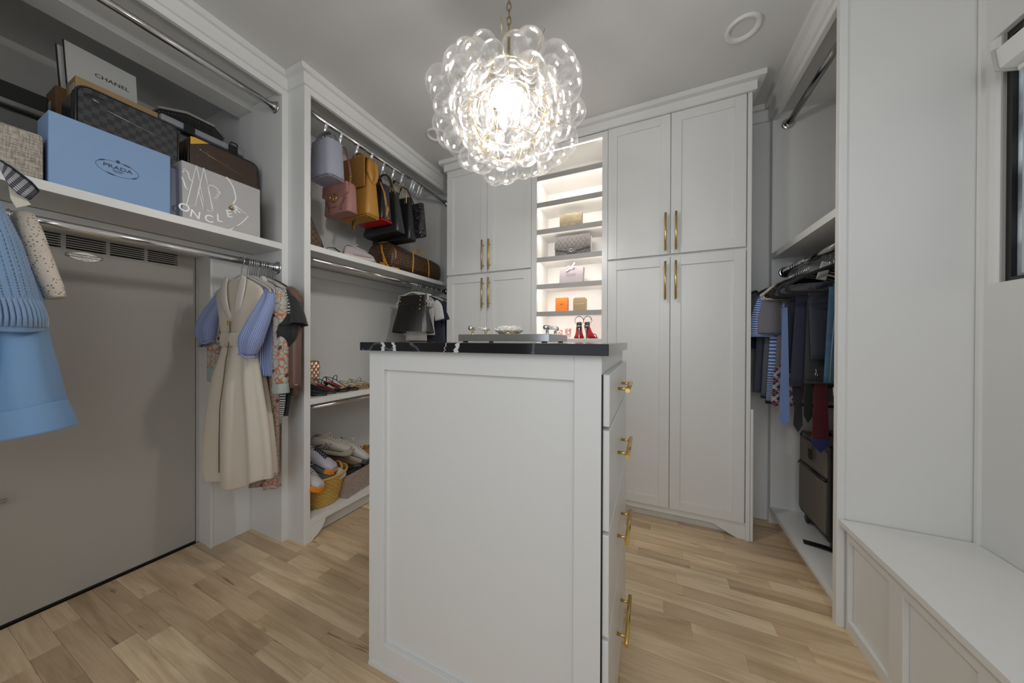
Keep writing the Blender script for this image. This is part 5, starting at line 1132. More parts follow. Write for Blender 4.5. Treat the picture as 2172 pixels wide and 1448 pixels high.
bm = BM(); rr = [Vector((-1.80 + .132*cos(a), 1.684, S2 + .105 + .104*sin(a))) for a in [radians(-35) + radians(250)*k/20 for k in range(21)]]; tube(bm, rr, .003, 6); obj('piping', bm, YEL, t)
for yy0, yy1, xx in ((1.86, 2.05, -1.672),):
    for k, dx in enumerate((0, -.16)):
        bm = BM(); tube(bm, smooth([(xx + dx*.75, yy0, 1.60 + k*.14), (xx + .004 + dx, yy0 + .005, 1.70 + k*.06), (xx - .01 + dx, yy0 + .02, 1.765), (xx - .02 + dx, (yy0 + yy1)/2 + .0, 1.795 - k*.02), (xx - .01 + dx, yy1 - .02, 1.765), (xx + .004 + dx, yy1 - .005, 1.70 + k*.06), (xx + dx*.75, yy1, 1.60 + k*.14)]), .0075, 8, flat=.35, uref=(0, 1, 0)); obj('handle', bm, YEL, t)
bm = BM(); tube(bm, [(-1.775, 1.650, 1.765), (-1.765, 1.644, 1.74), (-1.755, 1.640, 1.71), (-1.735, 1.636, 1.67), (-1.705, 1.633, 1.615), (-1.69, 1.640, 1.592)], .009, 8, flat=.3, uref=(1, 0, 0)); obj('strap', bm, YEL, t)
bm = BM(); tube(bm, [(-1.745, 1.638, 1.69), (-1.73, 1.632, 1.64), (-1.715, 1.64, 1.594)], .009, 8, flat=.3, uref=(1, 0, 0)); tube(bm, [(-1.75, 1.615, 1.625), (-1.71, 1.66, 1.602), (-1.672, 1.72, 1.594)], .010, 8, flat=.3, uref=(0, 0, 1)); obj('luggage_tag', bm, YEL, t)
bm = BM(); chain(bm, (-1.776, 1.647, 1.768), (-1.756, 1.640, 1.712), 5, .008, .002); obj('buckle', bm, GOLD, t)
# ============================================================ LOWER RAIL OF THE BAG SECTION
R2 = 1.523; PLW = mat('pearl_plastic', (.60, .59, .57), .35)
hanger('white clip hanger holding the black pleated skirt', -1.71, 1.91, R2, 0, PLW, None, clip=True)
BKL = mat('black_leather_skirt', (.016, .015, .014), .35, bump=(30, .15))
t = thing('skirt', 'black pleated leather mini skirt with gold buttons on a clip hanger', 'skirt', (-1.71, 1.91, 1.13))
M = TR(-1.703, 1.895)
cloth('waistband', smoothrows([(1.428, .130, .016, 0, 6, 0, 0, 0), (1.40, .133, .02, 0, 6, 0, 0, 0), (1.345, .142, .025, 0, 6, 0, 0, 0)], 3), BKL, t, M, caps=(False, False))
bm = BM(); R = []
for i in range(9):
    f = i/8; r = []
    for k in range(144):
        a = 2*pi*k/144; sw = ((k % 9)/9); am = (.006 + .030*f)*(1 - sw)
        hw, hd = .142 + .05*f, .025 + .02*f
        x = abs(cos(a))**.8*(1 if cos(a) > 0 else -1)*hw; y = abs(sin(a))**.8*(1 if sin(a) > 0 else -1)*(hd + am)
        r.append(M @ Vector((x, y, 1.348 - .21*f - .008*sin(pi*k/72)*f)))
    R.append(r)
loft(bm, R, caps=(False, False), smooth=False); obj('pleats', bm, BKL, t)
for s, zz_ in ((1, (1.412, 1.385, 1.350, 1.318)), (-1, (1.412, 1.385))):
    for z in zz_: bm = BM(); ellipsoid(bm, M @ Vector((s*.100, -.026 - (1.412 - z)*.10, z)), .0065, .003, .0065); obj('button', bm, GOLD, t)
def plain_top(lab, y, m, hw=.19, z1=1.0, name='top', sl=.13, z0=None, hm=None, cx=-1.71, ins=None, rz=R2):
    t = thing(name, lab, name if name != 'top' else 'top', (cx, y, z1)); M = TR(cx, y)
    zt = rz - .085
    cloth('body', smoothrows([(zt, .045, .006, 0, 6, 0, 0, 0), (zt - .03, .10, .008, 0, 6, 0, 0, 0), (zt - .07, hw*.9, .009, 0, 6, 0, 0, 0), (zt - .2, hw*.82, .010, .002, 6, 0, 0, 0), (z1, hw*.9, .011, .003, 6, 1, 0, 0)], 3), m, t, M)
    for s in (-1, 1):
        if sl: sleeve('sleeve', [(s*hw*.86, 0, zt - .065), (s*hw*1.04, 0, zt - .10), (s*hw*1.16, -.004, zt - .07 - sl)], [.03, .042, .045], m, t, M, (1, 1), .22)
    return t
WT = mat('white_cotton', (.62, .61, .59), .8); NV = mat('navy_cotton', (.018, .022, .045), .8, sheen=.2); GRN = mat('dark_teal', (.01, .075, .065), .8); SLT = mat('slate_cotton', (.075, .085, .12), .8, bump=(30, .2), sheen=.2)
plain_top('white tee with short sleeves hanging right behind the pleated skirt', 1.975, WT, .18, 1.12)
plain_top('navy top between the white tee and the teal dress on the lower rail', 2.05, NV, .19, 1.05)
plain_top('slate blue top near the end of the lower rail', 2.11, SLT, .19, .98)
plain_top('dark teal dress hanging low at the end of the rail', 2.17, GRN, .18, .93, name='dress', sl=0)
plain_top('black garment hanging last against the cupboard end', 2.24, BCR, .20, .98)
hg = hanger('ivory velvet hanger of the white tee', -1.71, 1.975, R2, 0, IVORYV, hw=.17)
for k, (y_, m_, l_) in enumerate(((2.05, BLKV, 'black velvet hanger of the navy top'), (2.11, IVORYV, 'ivory velvet hanger of the slate top'), (2.17, IVORYV, 'ivory velvet hanger of the teal dress'), (2.24, BLKV, 'black velvet hanger at the very end of the lower rail'))): hanger(l_, -1.71, y_, R2, 0, m_, hw=.18)
bm = BM(); rbox(bm, -1.845, 1.928, 1.40, -1.70, 1.936, 1.437, .003); tag(obj('top', bm, mat('orange_cloth', (.65, .13, .02), .7)), 'sliver of an orange garment behind the skirt hanger', 'garment')
for k, y_ in enumerate((1.894, 1.923, 1.934, 1.955)): hanger('white hanger crowded around the pleated skirt', -1.71, y_, R2, 0, PLW, 'white hangers crowded around the pleated skirt', hw=.16)
t = plain_top('plain white garment whose straight hem shows below the pleated skirt', 1.945, WT, .12, 1.075, name='garment', sl=0)
# round-handled bag on the mid shelf
S3 = .7635
t = thing('handbag', 'tan bag with a round ring handle on the middle shelf behind the island', 'bag', (-1.80, 1.88, S3))
bagbody('body', mat('tan_leather', (.34, .19, .12), .5), t, -1.86, -1.69, 1.82, 1.90, S3, .985, .8, .6, .02)
bm = BM(); tube(bm, [(-1.765 + .05*cos(a), 1.855, 1.02 + .05*sin(a)) for a in [2*pi*k/28 for k in range(28)]], .006, 8, closed=True); obj('ring_handle', bm, mat('horn_ring', (.24, .15, .12), .35), t)
# ============================================================ MIDDLE SHELF SHOES
def quilt_plate(bm, x, y0, y1, z0, z1, n, m, d, mi=0):
    """diamond-quilted panel facing +x or -y"""
    pass
t = thing('vanity_case', 'rose gold quilted hard case at the left end of the middle shelf', 'case', (-1.95, 1.26, S3))
RG = mat('peach_satin', (.62, .40, .28), .25, .35); 
bm = BM(); rbox(bm, -2.01, 1.19, S3, -1.955, 1.325, .945, .016, 3); cs = obj('body', bm, mat('rose_gold', (.45, .26, .14), .3, .8), t)
bm = BM()
for i in range(5):
    for j in range(8):
        yy = 1.205 + .0265*i + (.01325 if j % 2 else 0); z = .785 + .0195*j
        if yy > 1.317: continue
        c = Vector((-1.9545, yy, z)); v = [bm.verts.new(c + Vector((0, dy, dz))) for dy, dz in ((-.0128, 0), (0, .019), (.0128, 0), (0, -.019))]; top_ = bm.verts.new(c + Vector((.006, 0, 0)))
        for k in range(4): bm.faces.new((v[k], v[(k+1) % 4], top_)).smooth = False
obj('quilting', bm, RG, t)
bm = BM(); rbox(bm, -1.992, 1.235, .944, -1.972, 1.285, .953, .002); obj('clasp', bm, GOLD, t)
def pump(lab, loc, yaw, scale, m, heel=.06, liner=None):
    t = thing('pump', lab, 'shoe', loc, radians(yaw)); t.scale = (scale,)*3
    zz = lambda x: heel*max(0, min(1, (.05 - x)/.13))**1.2
    bm = BM(); R = []
    for x, w, h in ((-.118, .012, .05), (-.105, .024, .055), (-.07, .029, .045), (-.02, .029, .034), (.03, .034, .030), (.06, .036, .028), (.09, .030, .022), (.118, .016, .015), (.135, .004, .008)):
        z = zz(x); R.append([Vector((x, w*cos(a), z + .003 + max(0, h*sin(a)) if sin(a) > 0 else z)) for a in [2*pi*k/20 for k in range(20)]])
    loft(bm, R); obj('upper', bm, m, t, world=False)
    bm = BM(); lathe(bm, [(0, 0), (1, 0)], (0, 0, 0), 16, M=Matrix.Translation((-.045, 0, zz(-.045) + .041)) @ Matrix.Rotation(.5, 4, 'Y') @ Matrix.Diagonal((.06, .021, 1, 1))); obj('insole', bm, liner or bpy.data.materials['shoe_lining'], t, world=False)
    bm = BM(); tube(bm, [(-.10, 0, heel + .004), (-.106, 0, heel*.5), (-.104, 0, 0)], [.02, .010, .006], 10); obj('heel', bm, m, t, world=False)
    bm = BM(); tube(bm, [(-.05, -.028, zz(-.05) + .04), (-.09, -.02, zz(-.09) + .075), (-.11, 0, zz(-.1) + .085), (-.09, .02, zz(-.09) + .075), (-.05, .028, zz(-.05) + .04)], .003, 6); obj('ankle_strap', bm, m, t, world=False)
    return t
pump('black leather pointed heel at the left end of the middle shelf', (-1.775, 1.115, S3), 30, .85, BLKL)
pump('second black leather pointed heel beside the red-lined slingbacks', (-1.79, 1.185, S3), 30, .85, BLKL)
SB = mat('black_patent', (.012, .010, .010), .25, coat=.3); BOW = mat('yellow_bow', (.62, .36, .03), .35); REDI = mat('red_insole', (.48, .010, .012), .45)
sandal('black slingback with red insole and yellow bow, nearer one', (-1.775, 1.265, S3), 28, .88, SB, SB, .045, None, toe=SB, bow=BOW, nstr=0, liner=REDI, name='slingback')
sandal('black slingback with red insole and yellow bow, farther one', (-1.775, 1.335, S3), 28, .88, SB, SB, .05, None, toe=SB, bow=BOW, nstr=0, liner=REDI, name='slingback')
GST = mat('gold_straps', (.42, .33, .16), .4, .4); GSO = mat('tan_sole', (.40, .20, .07), .5)
sandal('gold strappy flat sandal next to the yellow-bowed slingbacks', (-1.755, 1.425, S3), 24, .92, GSO, GST, 0, None, liner=GST)
sandal('second gold strappy sandal, next to the island edge', (-1.765, 1.50, S3), 22, .92, GSO, GST, .0, None, liner=GST)
# ============================================================ BOTTOM SHELF: BASKET AND BIN OF SNEAKERS
S4 = .1195
STRAW = mat('yellow_straw', (.62, .40, .09), .75)
bk = thing('basket', 'yellow woven straw basket full of sneakers on the bottom shelf', 'basket', (-1.80, 1.212, S4))
bm = BM(); prof = [(.0, .004), (.098, .004), (.104, .02), (.112, .06), (.122, .10), (.134, .14), (.143, .168), (.139, .168), (.128, .13), (.105, .03), (0, .012)]
lathe(bm, prof, (-1.80, 1.212, S4), 40); obj('liner', bm, mat('straw_dark', (.30, .17, .03), .8), bk)
bm = BM()
for i in range(15):
    f = i/14; z = S4 + .008 + .158*f; r = .100 + .042*f**1.1 + .001
    n = 64
    tube(bm, [(-1.80 + (r + .0022*cos(k*pi + i*pi))*cos(2*pi*k/n), 1.212 + (r + .0022*cos(k*pi + i*pi))*sin(2*pi*k/n), z + .002*sin(k*pi/1.0 + i)) for k in range(n)], .0062, 5, closed=True)
bw = obj('woven_bands', bm, STRAW, bk); bw['kind'] = 'stuff'
bm = BM(); tube(bm, [(-1.80 + .147*cos(2*pi*k/48), 1.212 + .147*sin(2*pi*k/48), S4 + .172) for k in range(48)], .006, 8, closed=True); obj('rim', bm, STRAW, bk)
bm = BM(); tube(bm, [(-1.80 + .12*cos(a), 1.212 + .12*sin(a), S4 + .165 + .028*sin((a - 1.0)/1.0*pi)) for a in [1.0 + 1.0*k/12 for k in range(13)]], .007, 8); obj('handle', bm, STRAW, bk)
LB = thing('storage_bin', 'grey-beige linen shoe bin with dark shoes right of the straw basket', 'storage bin', (-1.663, 1.294, S4), radians(9))
M = Matrix.Translation((0, 0, 0))
bm = BM(); W_ = .30
LIN2 = woven('taupe_linen', (.24, .185, .155), (.46, .38, .33), 60)
for a in ((-W_, 0, 0, 0, .006, .136), (-W_, .29, 0, 0, .296, .136), (-W_, .006, 0, -W_ + .006, .29, .136), (-.006, .006, 0, 0, .29, .136), (-W_, .006, 0, -.006, .29, .006)): box(bm, *a)
obj('body', bm, LIN2, LB, world=False)
ORG = mat('orange_rubber', (.70, .22, .01), .5); LAV = mat('lavender_mesh', (.46, .44, .50), .75, bump=(300, .4)); DSO = mat('dark_sole', (.10, .10, .12), .6); BLC = mat('black_lace', (.012, .012, .012), .7)
CRM = mat('cream_suede', (.50, .46, .40), .8, bump=(200, .4)); CSO = mat('aged_sole', (.44, .39, .31), .6); WHM = mat('white_mesh', (.58, .56, .54), .75, bump=(300, .4)); CLC = mat('cream_lace_cord', (.60, .56, .47), .8)
def n_mark(t):
    for s in (-1, 1):
        bm = BM(); y = s*.0375
        tube(bm, [(.02*s, y, .045), (.014*s, y, .078), (-.012*s, y, .045), (-.018*s, y, .078)], .0028, 6); obj('side_letter', bm, DSO, t, world=False)
sneaker('sneaker', 'lavender and orange running shoe with black laces on top of the basket', (-1.775, 1.165, .345), 18, 18, -6, LAV, DSO, ORG, BLC, .9)
sneaker('sneaker', 'orange-soled running shoe tucked at the left rim of the basket', (-1.745, 1.085, .275), 5, 10, -20, WHM, ORG, ORG, WLC, .85)
sneaker('sneaker', 'white running shoe with cream laces inside the straw basket', (-1.775, 1.225, .225), 28, -18, 12, WHM, WHM, CSO, CLC, .88)
sneaker('sneaker', 'cream suede sneaker with a letter N on its side, behind the basket', (-1.86, 1.32, .365), 30, 8, 5, CRM, CSO, CSO, CLC, .92, marks=n_mark)
sneaker('sneaker', 'white and cream sneaker lying over the back of the linen bin', (-1.84, 1.435, .30), 40, 25, 0, WHM, CSO, DSO, CLC, .92, marks=n_mark)
sneaker('sneaker', 'brown suede shoe under the cream sneakers', (-1.87, 1.40, .235), 35, 5, 0, mat('brown_suede', (.20, .12, .07), .8), DSO, DSO, BLC, .9)
sneaker('sneaker', 'charcoal slip-on lying inside the linen bin', (-1.76, 1.40, .165), 75, 0, 12, mat('charcoal_felt', (.03, .03, .035), .9), mat('rib_sole', (.3, .28, .25), .6), DSO, BLC, .9)
t = thing('wooden_clog', 'tan leather shoe standing upright at the back of the linen bin', 'shoe', (-1.80, 1.58, .2), 0)
bm = BM(); rbox(bm, -1.86, 1.51, .20, -1.74, 1.60, .335, .02, 3); obj('body', bm, mat('tan_suede', (.33, .16, .05), .7), t)
bm = BM(); tube(bm, [(-1.77, 1.505 + .02*cos(a), .35 + .02*sin(a)) for a in [pi*k/10 for k in range(11)]], .004, 6); obj('pull_loop', bm, STRAW, t)
# ============================================================ DISPLAY SHELVES
def DS(i): return DZ[i] + (.031 if i else .03) + .0005
ANT = mat('antique_gold_print', (.22, .185, .12), .45, .3, var=(35, .5))
t = thing('box', 'antique gold patterned box on the fifth lit shelf from the bottom', 'box', (-.51, 2.15, DS(4)))
bm = BM(); rbox(bm, -.588, 2.13, DS(4), -.432, 2.17, 1.9665, .002); obj('body', bm, ANT, t)
bm = BM()
for r_ in (.02, .035, .05, .065):
    tube(bm, [(-.51 + r_*cos(a), 2.1295, 1.905 + r_*sin(a)) for a in [pi*k/20 for k in range(21)] if 1.905 + r_*sin(a) < 1.963 and True], .0009, 5)
for z in (1.912, 1.921): tube(bm, [(-.586, 2.1295, z), (-.434, 2.1295, z)], .0009, 5)
obj('embossed_lines', bm, mat('gold_line', (.62, .52, .30), .35, .6), t)
GV = mat('grey_velvet', (.05, .045, .043), .6, sheen=.9, bump=(80, .2))
t = thing('handbag', 'grey velvet diamond-quilted flap bag on a lit shelf', 'bag', (-.50, 2.16, DS(3)))
Z3 = DS(3)
bm = BM(); rbox(bm, -.626, 2.135, Z3, -.372, 2.205, 1.812, .012, 3); obj('body', bm, GV, t)
def quilt(bm, x0, x1, z0, z1, y, n, h=.004, clip=None):
    w = (x1 - x0)/n; q = w*.62
    rows = int((z1 - z0)/q)
    for j in range(rows + 1):
        for i in range(n + 1):
            cx = x0 + w*(i + (.5 if j % 2 else 0)); cz = z0 + q*j
            if cx < x0 + w*.3 or cx > x1 - w*.3 or cz < z0 + q*.3 or cz > z1 - q*.3: continue
            if clip and not clip(cx, cz): continue
            v = [bm.verts.new((cx + dx*w*.485, y, cz + dz*q*.97)) for dx, dz in ((-1, 0), (0, 1), (1, 0), (0, -1))]
            m_ = [bm.verts.new((cx + dx*w*.25, y - h*.8, cz + dz*q*.5)) for dx, dz in ((-1, 0), (0, 1), (1, 0), (0, -1))]
            for k in range(4): bm.faces.new((v[k], v[(k+1) % 4], m_[(k+1) % 4], m_[k])).smooth = True
            bm.faces.new(m_)
flz = lambda x: 1.716 + .02*abs((x + .5)/.125)**1.6*-1 + .0
bm = BM(); quilt(bm, -.624, -.374, Z3 + .004, 1.725, 2.1345, 8); obj('quilting', bm, GV, t)
bm = BM(); prism(bm, [(-.622, 1.812), (-.376, 1.812), (-.374, 1.722), (-.42, 1.714), (-.455, 1.706), (-.545, 1.706), (-.58, 1.714), (-.624, 1.722)], 1, 2.126, 2.136); fl = obj('flap', bm, GV, t, bev=.003)
bm = BM(); quilt(bm, -.622, -.376, 1.716, 1.814, 2.1258, 8); obj('quilting', bm, GV, fl)
bm = BM(); rbox(bm, -.524, 2.117, 1.686, -.476, 2.126, 1.722, .008, 3); tg = obj('clasp_tab', bm, GV, t)
bm = BM()
for s in (-1, 1): tube(bm, [(-.5 - s*.0035 + .0085*cos(q), 2.1145, 1.704 + .0085*sin(q)) for q in [radians((40 if s > 0 else 220)) + radians(280)*k/16 for k in range(17)]], .0016, 6)
obj('emblem', bm, CHROME, tg)
bm = BM()
for xx in (-.605, -.395): chain(bm, (xx - .008, 2.165, 1.813), (xx + .012, 2.165, 1.822), 3, .006, .0016)
obj('chain', bm, CHROME, t)
LILC = mat('lilac_card', (.30, .27, .29), .5)
t = thing('paper_bag', 'small pale lilac paper bag with a white ribbon on a lit shelf', 'bag', (-.505, 2.16, DS(2)))
bm = BM(); prism(bm, [(-.589, DS(2)), (-.584, 1.583), (-.421, 1.588), (-.425, DS(2))], 1, 2.13, 2.18); obj('body', bm, LILC, t)
text('lettering', 'DIOR', .026, mat('taupe_print', (.20, .165, .14), .5), t, (-.505, 2.1293, 1.536), (pi/2, 0, 0), .0003, 1.1)
bm = BM()
for L_ in ([(-.505, 2.127, 1.583), (-.52, 2.122, 1.575), (-.54, 2.124, 1.562)], [(-.505, 2.127, 1.583), (-.49, 2.120, 1.60), (-.478, 2.123, 1.618)], [(-.505, 2.127, 1.583), (-.498, 2.118, 1.592), (-.478, 2.118, 1.588), (-.498, 2.124, 1.578), (-.505, 2.127, 1.583)], [(-.505, 2.127, 1.583), (-.522, 2.118, 1.596), (-.532, 2.120, 1.586), (-.505, 2.127, 1.583)]): tube(bm, L_, .005, 8, flat=.25, uref=(0, 0, 1))
obj('ribbon', bm, mat('white_ribbon', (.72, .70, .68), .5), t)
bm = BM(); rbox(bm, -.616, 2.13, DS(1), -.528, 2.165, 1.382, .0015); t = tag(obj('box', bm, mat('orange_card', (.50, .13, .01), .5)), 'small bright orange box on the second lit shelf', 'box')
bm = BM(); tube(bm, [(-.584, 2.1297, 1.333), (-.560, 2.1297, 1.333)], .0008, 5); ellipsoid(bm, (-.572, 2.1296, 1.337), .007, .0005, .0035); tube(bm, [(-.566, 2.1297, 1.34), (-.562, 2.1297, 1.345)], .0008, 5); obj('emblem', bm, mat('brown_print', (.20, .05, .01), .5), t)
t = thing('box', 'bronze gold box with rounded corners beside the orange box', 'box', (-.444, 2.15, DS(1)))
bm = BM(); t_ = bmesh.new(); box(t_, -.489, 2.13, DS(1), -.400, 2.165, 1.376)
bmesh.ops.bevel(t_, geom=[e for e in t_.edges if abs(e.verts[0].co.y - e.verts[1].co.y) > .01 and min(e.verts[0].co.z, e.verts[1].co.z) > 1.36], offset=.014, segments=5, profile=.5, affect='EDGES'); merge(bm, t_)
obj('body', bm, mat('bronze_metal', (.30, .22, .12), .35, .7), t)
text('lettering', 'CHARLOTTE TILBURY', .0062, mat('pale_gold', (.70, .60, .42), .4), t, (-.4445, 2.1293, 1.334), (pi/2, 0, 0), .0002, 1.15)
# red soled heels, seen from behind
def heel_shoe(lab, x, yaw):
    t = thing('high_heel', lab, 'shoe', (x, 2.155, DS(0)), radians(yaw)); z0 = 0
    bm = BM(); R = []   # arched red sole rising to the heel, back toward the room
    for y, w, z in ((.10, .004, .004), (.085, .028, .003), (.05, .034, .003), (.015, .030, .014), (-.02, .022, .045), (-.045, .020, .072), (-.06, .017, .085)):
        R.append([Vector((w, y, z)), Vector((-w, y, z)), Vector((-w, y + .002, z + .004)), Vector((w, y + .002, z + .004))])
    loft(bm, R, smooth=False); obj('red_sole', bm, RED, t, world=False)
    bm = BM(); tube(bm, [(0, -.052, .088), (0, -.056, .075), (0, -.060, .04), (0, -.062, .001)], [.018, .014, .007, .005], 12); obj('heel', bm, SB, t, world=False)
    bm = BM(); R = []
    for k in range(7):
        f = k/6; R.append([Vector((.019*cos(a)*(1 - .15*f), -.045 - .018*sin(a) + .0*f, .086 + .028*f)) for a in [pi*j/10 for j in range(11)]])
    loft(bm, R, closed=False); q = obj('heel_cup', bm, SB, t, world=False); s = q.modifiers.new('thickness', 'SOLIDIFY'); s.thickness = .002
    bm = BM(); tube(bm, [(.019*cos(a)*1.55, -.04 - .01*sin(a), .118 + .035*abs(sin(a))) for a in [2*pi*k/24 for k in range(24)]], .0016, 6, closed=True)
    tube(bm, [(.018, -.05, .10), (.029, -.04, .118)], .0016, 6); tube(bm, [(-.018, -.05, .10), (-.029, -.04, .118)], .0016, 6); obj('ankle_strap', bm, SB, t, world=False)
    bm = BM(); tube(bm, smooth([(-.034, .05, .005), (-.02, .045, .032), (.02, .045, .032), (.034, .05, .005)]), .003, 6); obj('toe_strap', bm, SB, t, world=False)
    bm = BM(); tube(bm, [(.0, -.072, .004), (0, -.069, .05), (.0, -.066, .085)], .0022, 6); obj('crystal_trim', bm, CHROME, t, world=False)
heel_shoe('left high heel with red sole, seen from behind on the lowest lit shelf', -.452, 12)
heel_shoe('right high heel with red sole, seen from behind on the lowest lit shelf', -.378, -12)
PKG = clear('pale_pink_glass', (.93, .80, .80), .04, .22, .7, 2.0)
t = thing('perfume_bottle', 'pale pink glass bottle beside the red-soled heels', 'bottle', (-.532, 2.15, DS(0)))
bm = BM(); lathe(bm, [(.0, .0), (.012, .0), (.018, .012), (.021, .04), (.025, .07), (.022, .073), (.018, .045), (0, .02)], (-.528, 2.15, DS(0)), 20); obj('glass', bm, PKG, t)
bm = BM(); ellipsoid(bm, (-.520, 2.135, DS(0) + .006), .006, .006, .006); obj('stopper', bm, CHROME, t)
bm = BM(); lathe(bm, [(0, 0), (.018, 0), (.02, .03), (.023, .062), (.02, .062), (0, .02)], (-.590, 2.16, DS(0)), 20); tag(obj('glass_votive', bm, PKG), 'pale pink glass votive half hidden behind the tray handle', 'votive')
# ============================================================ TRAY ON THE ISLAND
TZ = 1.0730
MIRR = mat('mirrored_silver', (.45, .46, .48), .13, .9); ACG = clear('acrylic_rod', (1, 1, 1), .03, .25, .95, 1.8)
t = thing('tray', 'mirrored silver tray with clear acrylic bar handles on the black countertop', 'tray', (-.43, 1.0, TZ))
bm = BM(); y0, y1, x0, x1 = .90, 1.12, -.606, -.279
z0, z1 = TZ + .0035, 1.100
for a in ((x0, y0, x1, y0 + .008), (x0, y1 - .008, x1, y1), (x0, y0 + .008, x0 + .008, y1 - .008), (x1 - .008, y0 + .008, x1, y1 - .008)): box(bm, a[0], a[1], z0, a[2], a[3], z1)
obj('rim', bm, MIRR, t, bev=.0008)
bm = BM(); box(bm, x0 + .008, y0 + .008, z0, x1 - .008, y1 - .008, z0 + .004); obj('base', bm, mat('tray_mirror', (.8, .8, .8), .04, 1), t)
for a, b in ((x0 + .02, y0 + .015), (x1 - .02, y0 + .015), (x0 + .02, y1 - .015), (x1 - .02, y1 - .015)):
    bm = BM(); lathe(bm, [(0, 0), (.009, 0), (.009, .0035), (0, .0035)], (a, b, TZ), 14); obj('foot', bm, BLACK, t)
for xx, nm, ya, yb in ((-.578, 0, .95, 1.045), (-.305, 1, .962, 1.055)):
    bm = BM()
    for yy in (ya, yb): tube(bm, [(xx, yy, z0 + .004), (xx, yy, 1.117)], .0048, 12)
    hh = obj('handle', bm, GOLD if nm == 0 else mat('pale_gold_metal', (.72, .66, .58), .2, 1), t)
    bm = BM(); tube(bm, [(xx, ya - .018, 1.1225), (xx, yb + .018, 1.1225)], .0065, 14); obj('acrylic_bar', bm, ACG, hh)
    bm = BM()
    for yy in (ya, yb): tube(bm, [(xx, yy - .008, 1.1225), (xx, yy + .008, 1.1225)], .0082, 14)
    for yy in (ya - .018, yb + .018): ellipsoid(bm, (xx, yy, 1.1225), .0085, .0045, .0085)
    obj('bar_cap', bm, CHROME, hh)
POR = mat('white_porcelain', (.78, .76, .72), .35); 
fb_ = thing('flower_bowl', 'white porcelain flower-shaped bowl with a gold underside on the tray', 'bowl', (-.462, 1.01, z0 + .004))
bm = BM(); lathe(bm, [(0, 0), (.016, 0), (.014, .004), (.022, .009), (.034, .018), (.042, .028), (.039, .029), (.02, .018), (0, .014)], (-.462, 1.01, z0 + .0042), 30); obj('bowl', bm, GOLD, fb_)
for ringi, (n_, r0, r1, zb, zt) in enumerate(((10, .026, .052, .024, .040), (9, .018, .042, .028, .048), (7, .010, .028, .030, .051))):
    for k in range(n_):
        a = 2*pi*k/n_ + ringi*.35; bm = BM(); R = []
        for i in range(5):
            f = i/4; r = r0 + (r1 - r0)*f; z = zb + (zt - zb)*f**1.3; w = (.008 + .010*sin(pi*min(1, f*.75 + .15)))*(1 if f < .95 else .75)
            R.append([Vector((-.462, 1.01, z0)) + Matrix.Rotation(a, 3, 'Z') @ Vector((r - .003*abs(u_)**2, u_*w, z + .004*abs(u_)**2 + .0025*sin(u_*5 + k)*f)) for u_ in (-1, -.5, 0, .5, 1)])
        loft(bm, R, closed=False); pt = obj('petal', bm, POR, fb_); s = pt.modifiers.new('thickness', 'SOLIDIFY'); s.thickness = .0016
# ============================================================ RIGHT CLOSET: CLOTHES, TIES, SUITCASE
R3 = 1.481; XC = .712
GRT = mat('heather_grey_jersey', (.17, .16, .18), .85, bump=(220, .3), sheen=.2); SLB = mat('slate_blue_jersey', (.075, .085, .115), .85, bump=(60, .2), sheen=.2)
NVW = mat('navy_wool', (.014, .017, .032), .8, sheen=.25, bump=(90, .2)); BWS = stripes('royal_white_stripe', (.03, .10, .36), (.50, .55, .66), 46, 'v', .55)
DKG = mat('charcoal_cotton', (.028, .028, .032), .8, sheen=.1)
def shirt_r(lab, y, m, hw, zb, sl, name='shirt', cat='shirt', dz=0, xo=0, slr=.055, yaw=0, th=1.0):
    t = thing(name, lab, cat, (XC + xo, y, zb)); M = TR(XC + xo, y, yaw); zt = R3 - .085 + dz
    cloth('body', smoothrows([(zt, .05, .010, 0, 6, 0, 0, 0), (zt - .018, .09, .013, 0, 6, 0, 0, 0), (zt - .06, hw*.88, .015, 0, 6, 0, 0, 0), (zt - .20, hw*.86, .017*th, .003, 6, 0, 0, 0), (zb + .15, hw*.92, .018*th, .005, 6, .6, 0, 0), (zb, hw*.96, .018*th, .006, 6, 1, 0, 0)]), m, t, M, (1, 1.6))
    for s in (-1, 1):
        sleeve('sleeve', [(s*hw*.82, 0, zt - .055), (s*hw*.98, -.002, zt - .09), (s*hw*1.08, -.006, zt - .09 - sl*.5), (s*hw*1.10, -.010, zt - .09 - sl)], [.032, .045, slr, slr*1.02], m, t, M, (1, .55), .30, .003, 4)
    return t
MB_ = mat('hanger_black', (.01, .01, .01), .5)
shirt_r('dark navy jacket hanging farthest back against the closet end panel', 2.235, NVW, .185, .80, .28, 'jacket', 'jacket', .012, .025, .045)
shirt_r('teal shirt whose hem just shows beneath the navy jacket', 2.205, mat('teal_cotton', (.02, .09, .11), .8), .155, .755, .16, dz=-.02, xo=.02)
shirt_r('slate blue long shirt between the navy jacket and the striped shirt', 2.175, SLB, .208, .79, .10, dz=-.01, xo=.025, slr=.04)
shirt_r('black shirt with a curved hem behind the striped shirt', 2.145, DKG, .15, .735, .14, dz=-.03, xo=.02)
shirt_r('slate grey tee hanging just behind the blue striped shirt', 2.115, mat('slate_grey_jersey', (.10, .105, .13), .85, sheen=.2), .185, .78, .13, dz=-.02, xo=.025, slr=.045)
shirt_r('blue and white striped shirt behind the heather grey tee', 2.085, BWS, .160, .76, .185, dz=-.018, xo=.016)
shirt_r('heather grey tee hanging in front of the striped shirt', 2.045, GRT, .150, .785, .165, dz=-.02, xo=.028, slr=.05)
def band(bm, pts, w, t=.002, ux=(1, 0, 0)):
    tube(bm, pts, w, 8, flat=t/w, uref=ux)
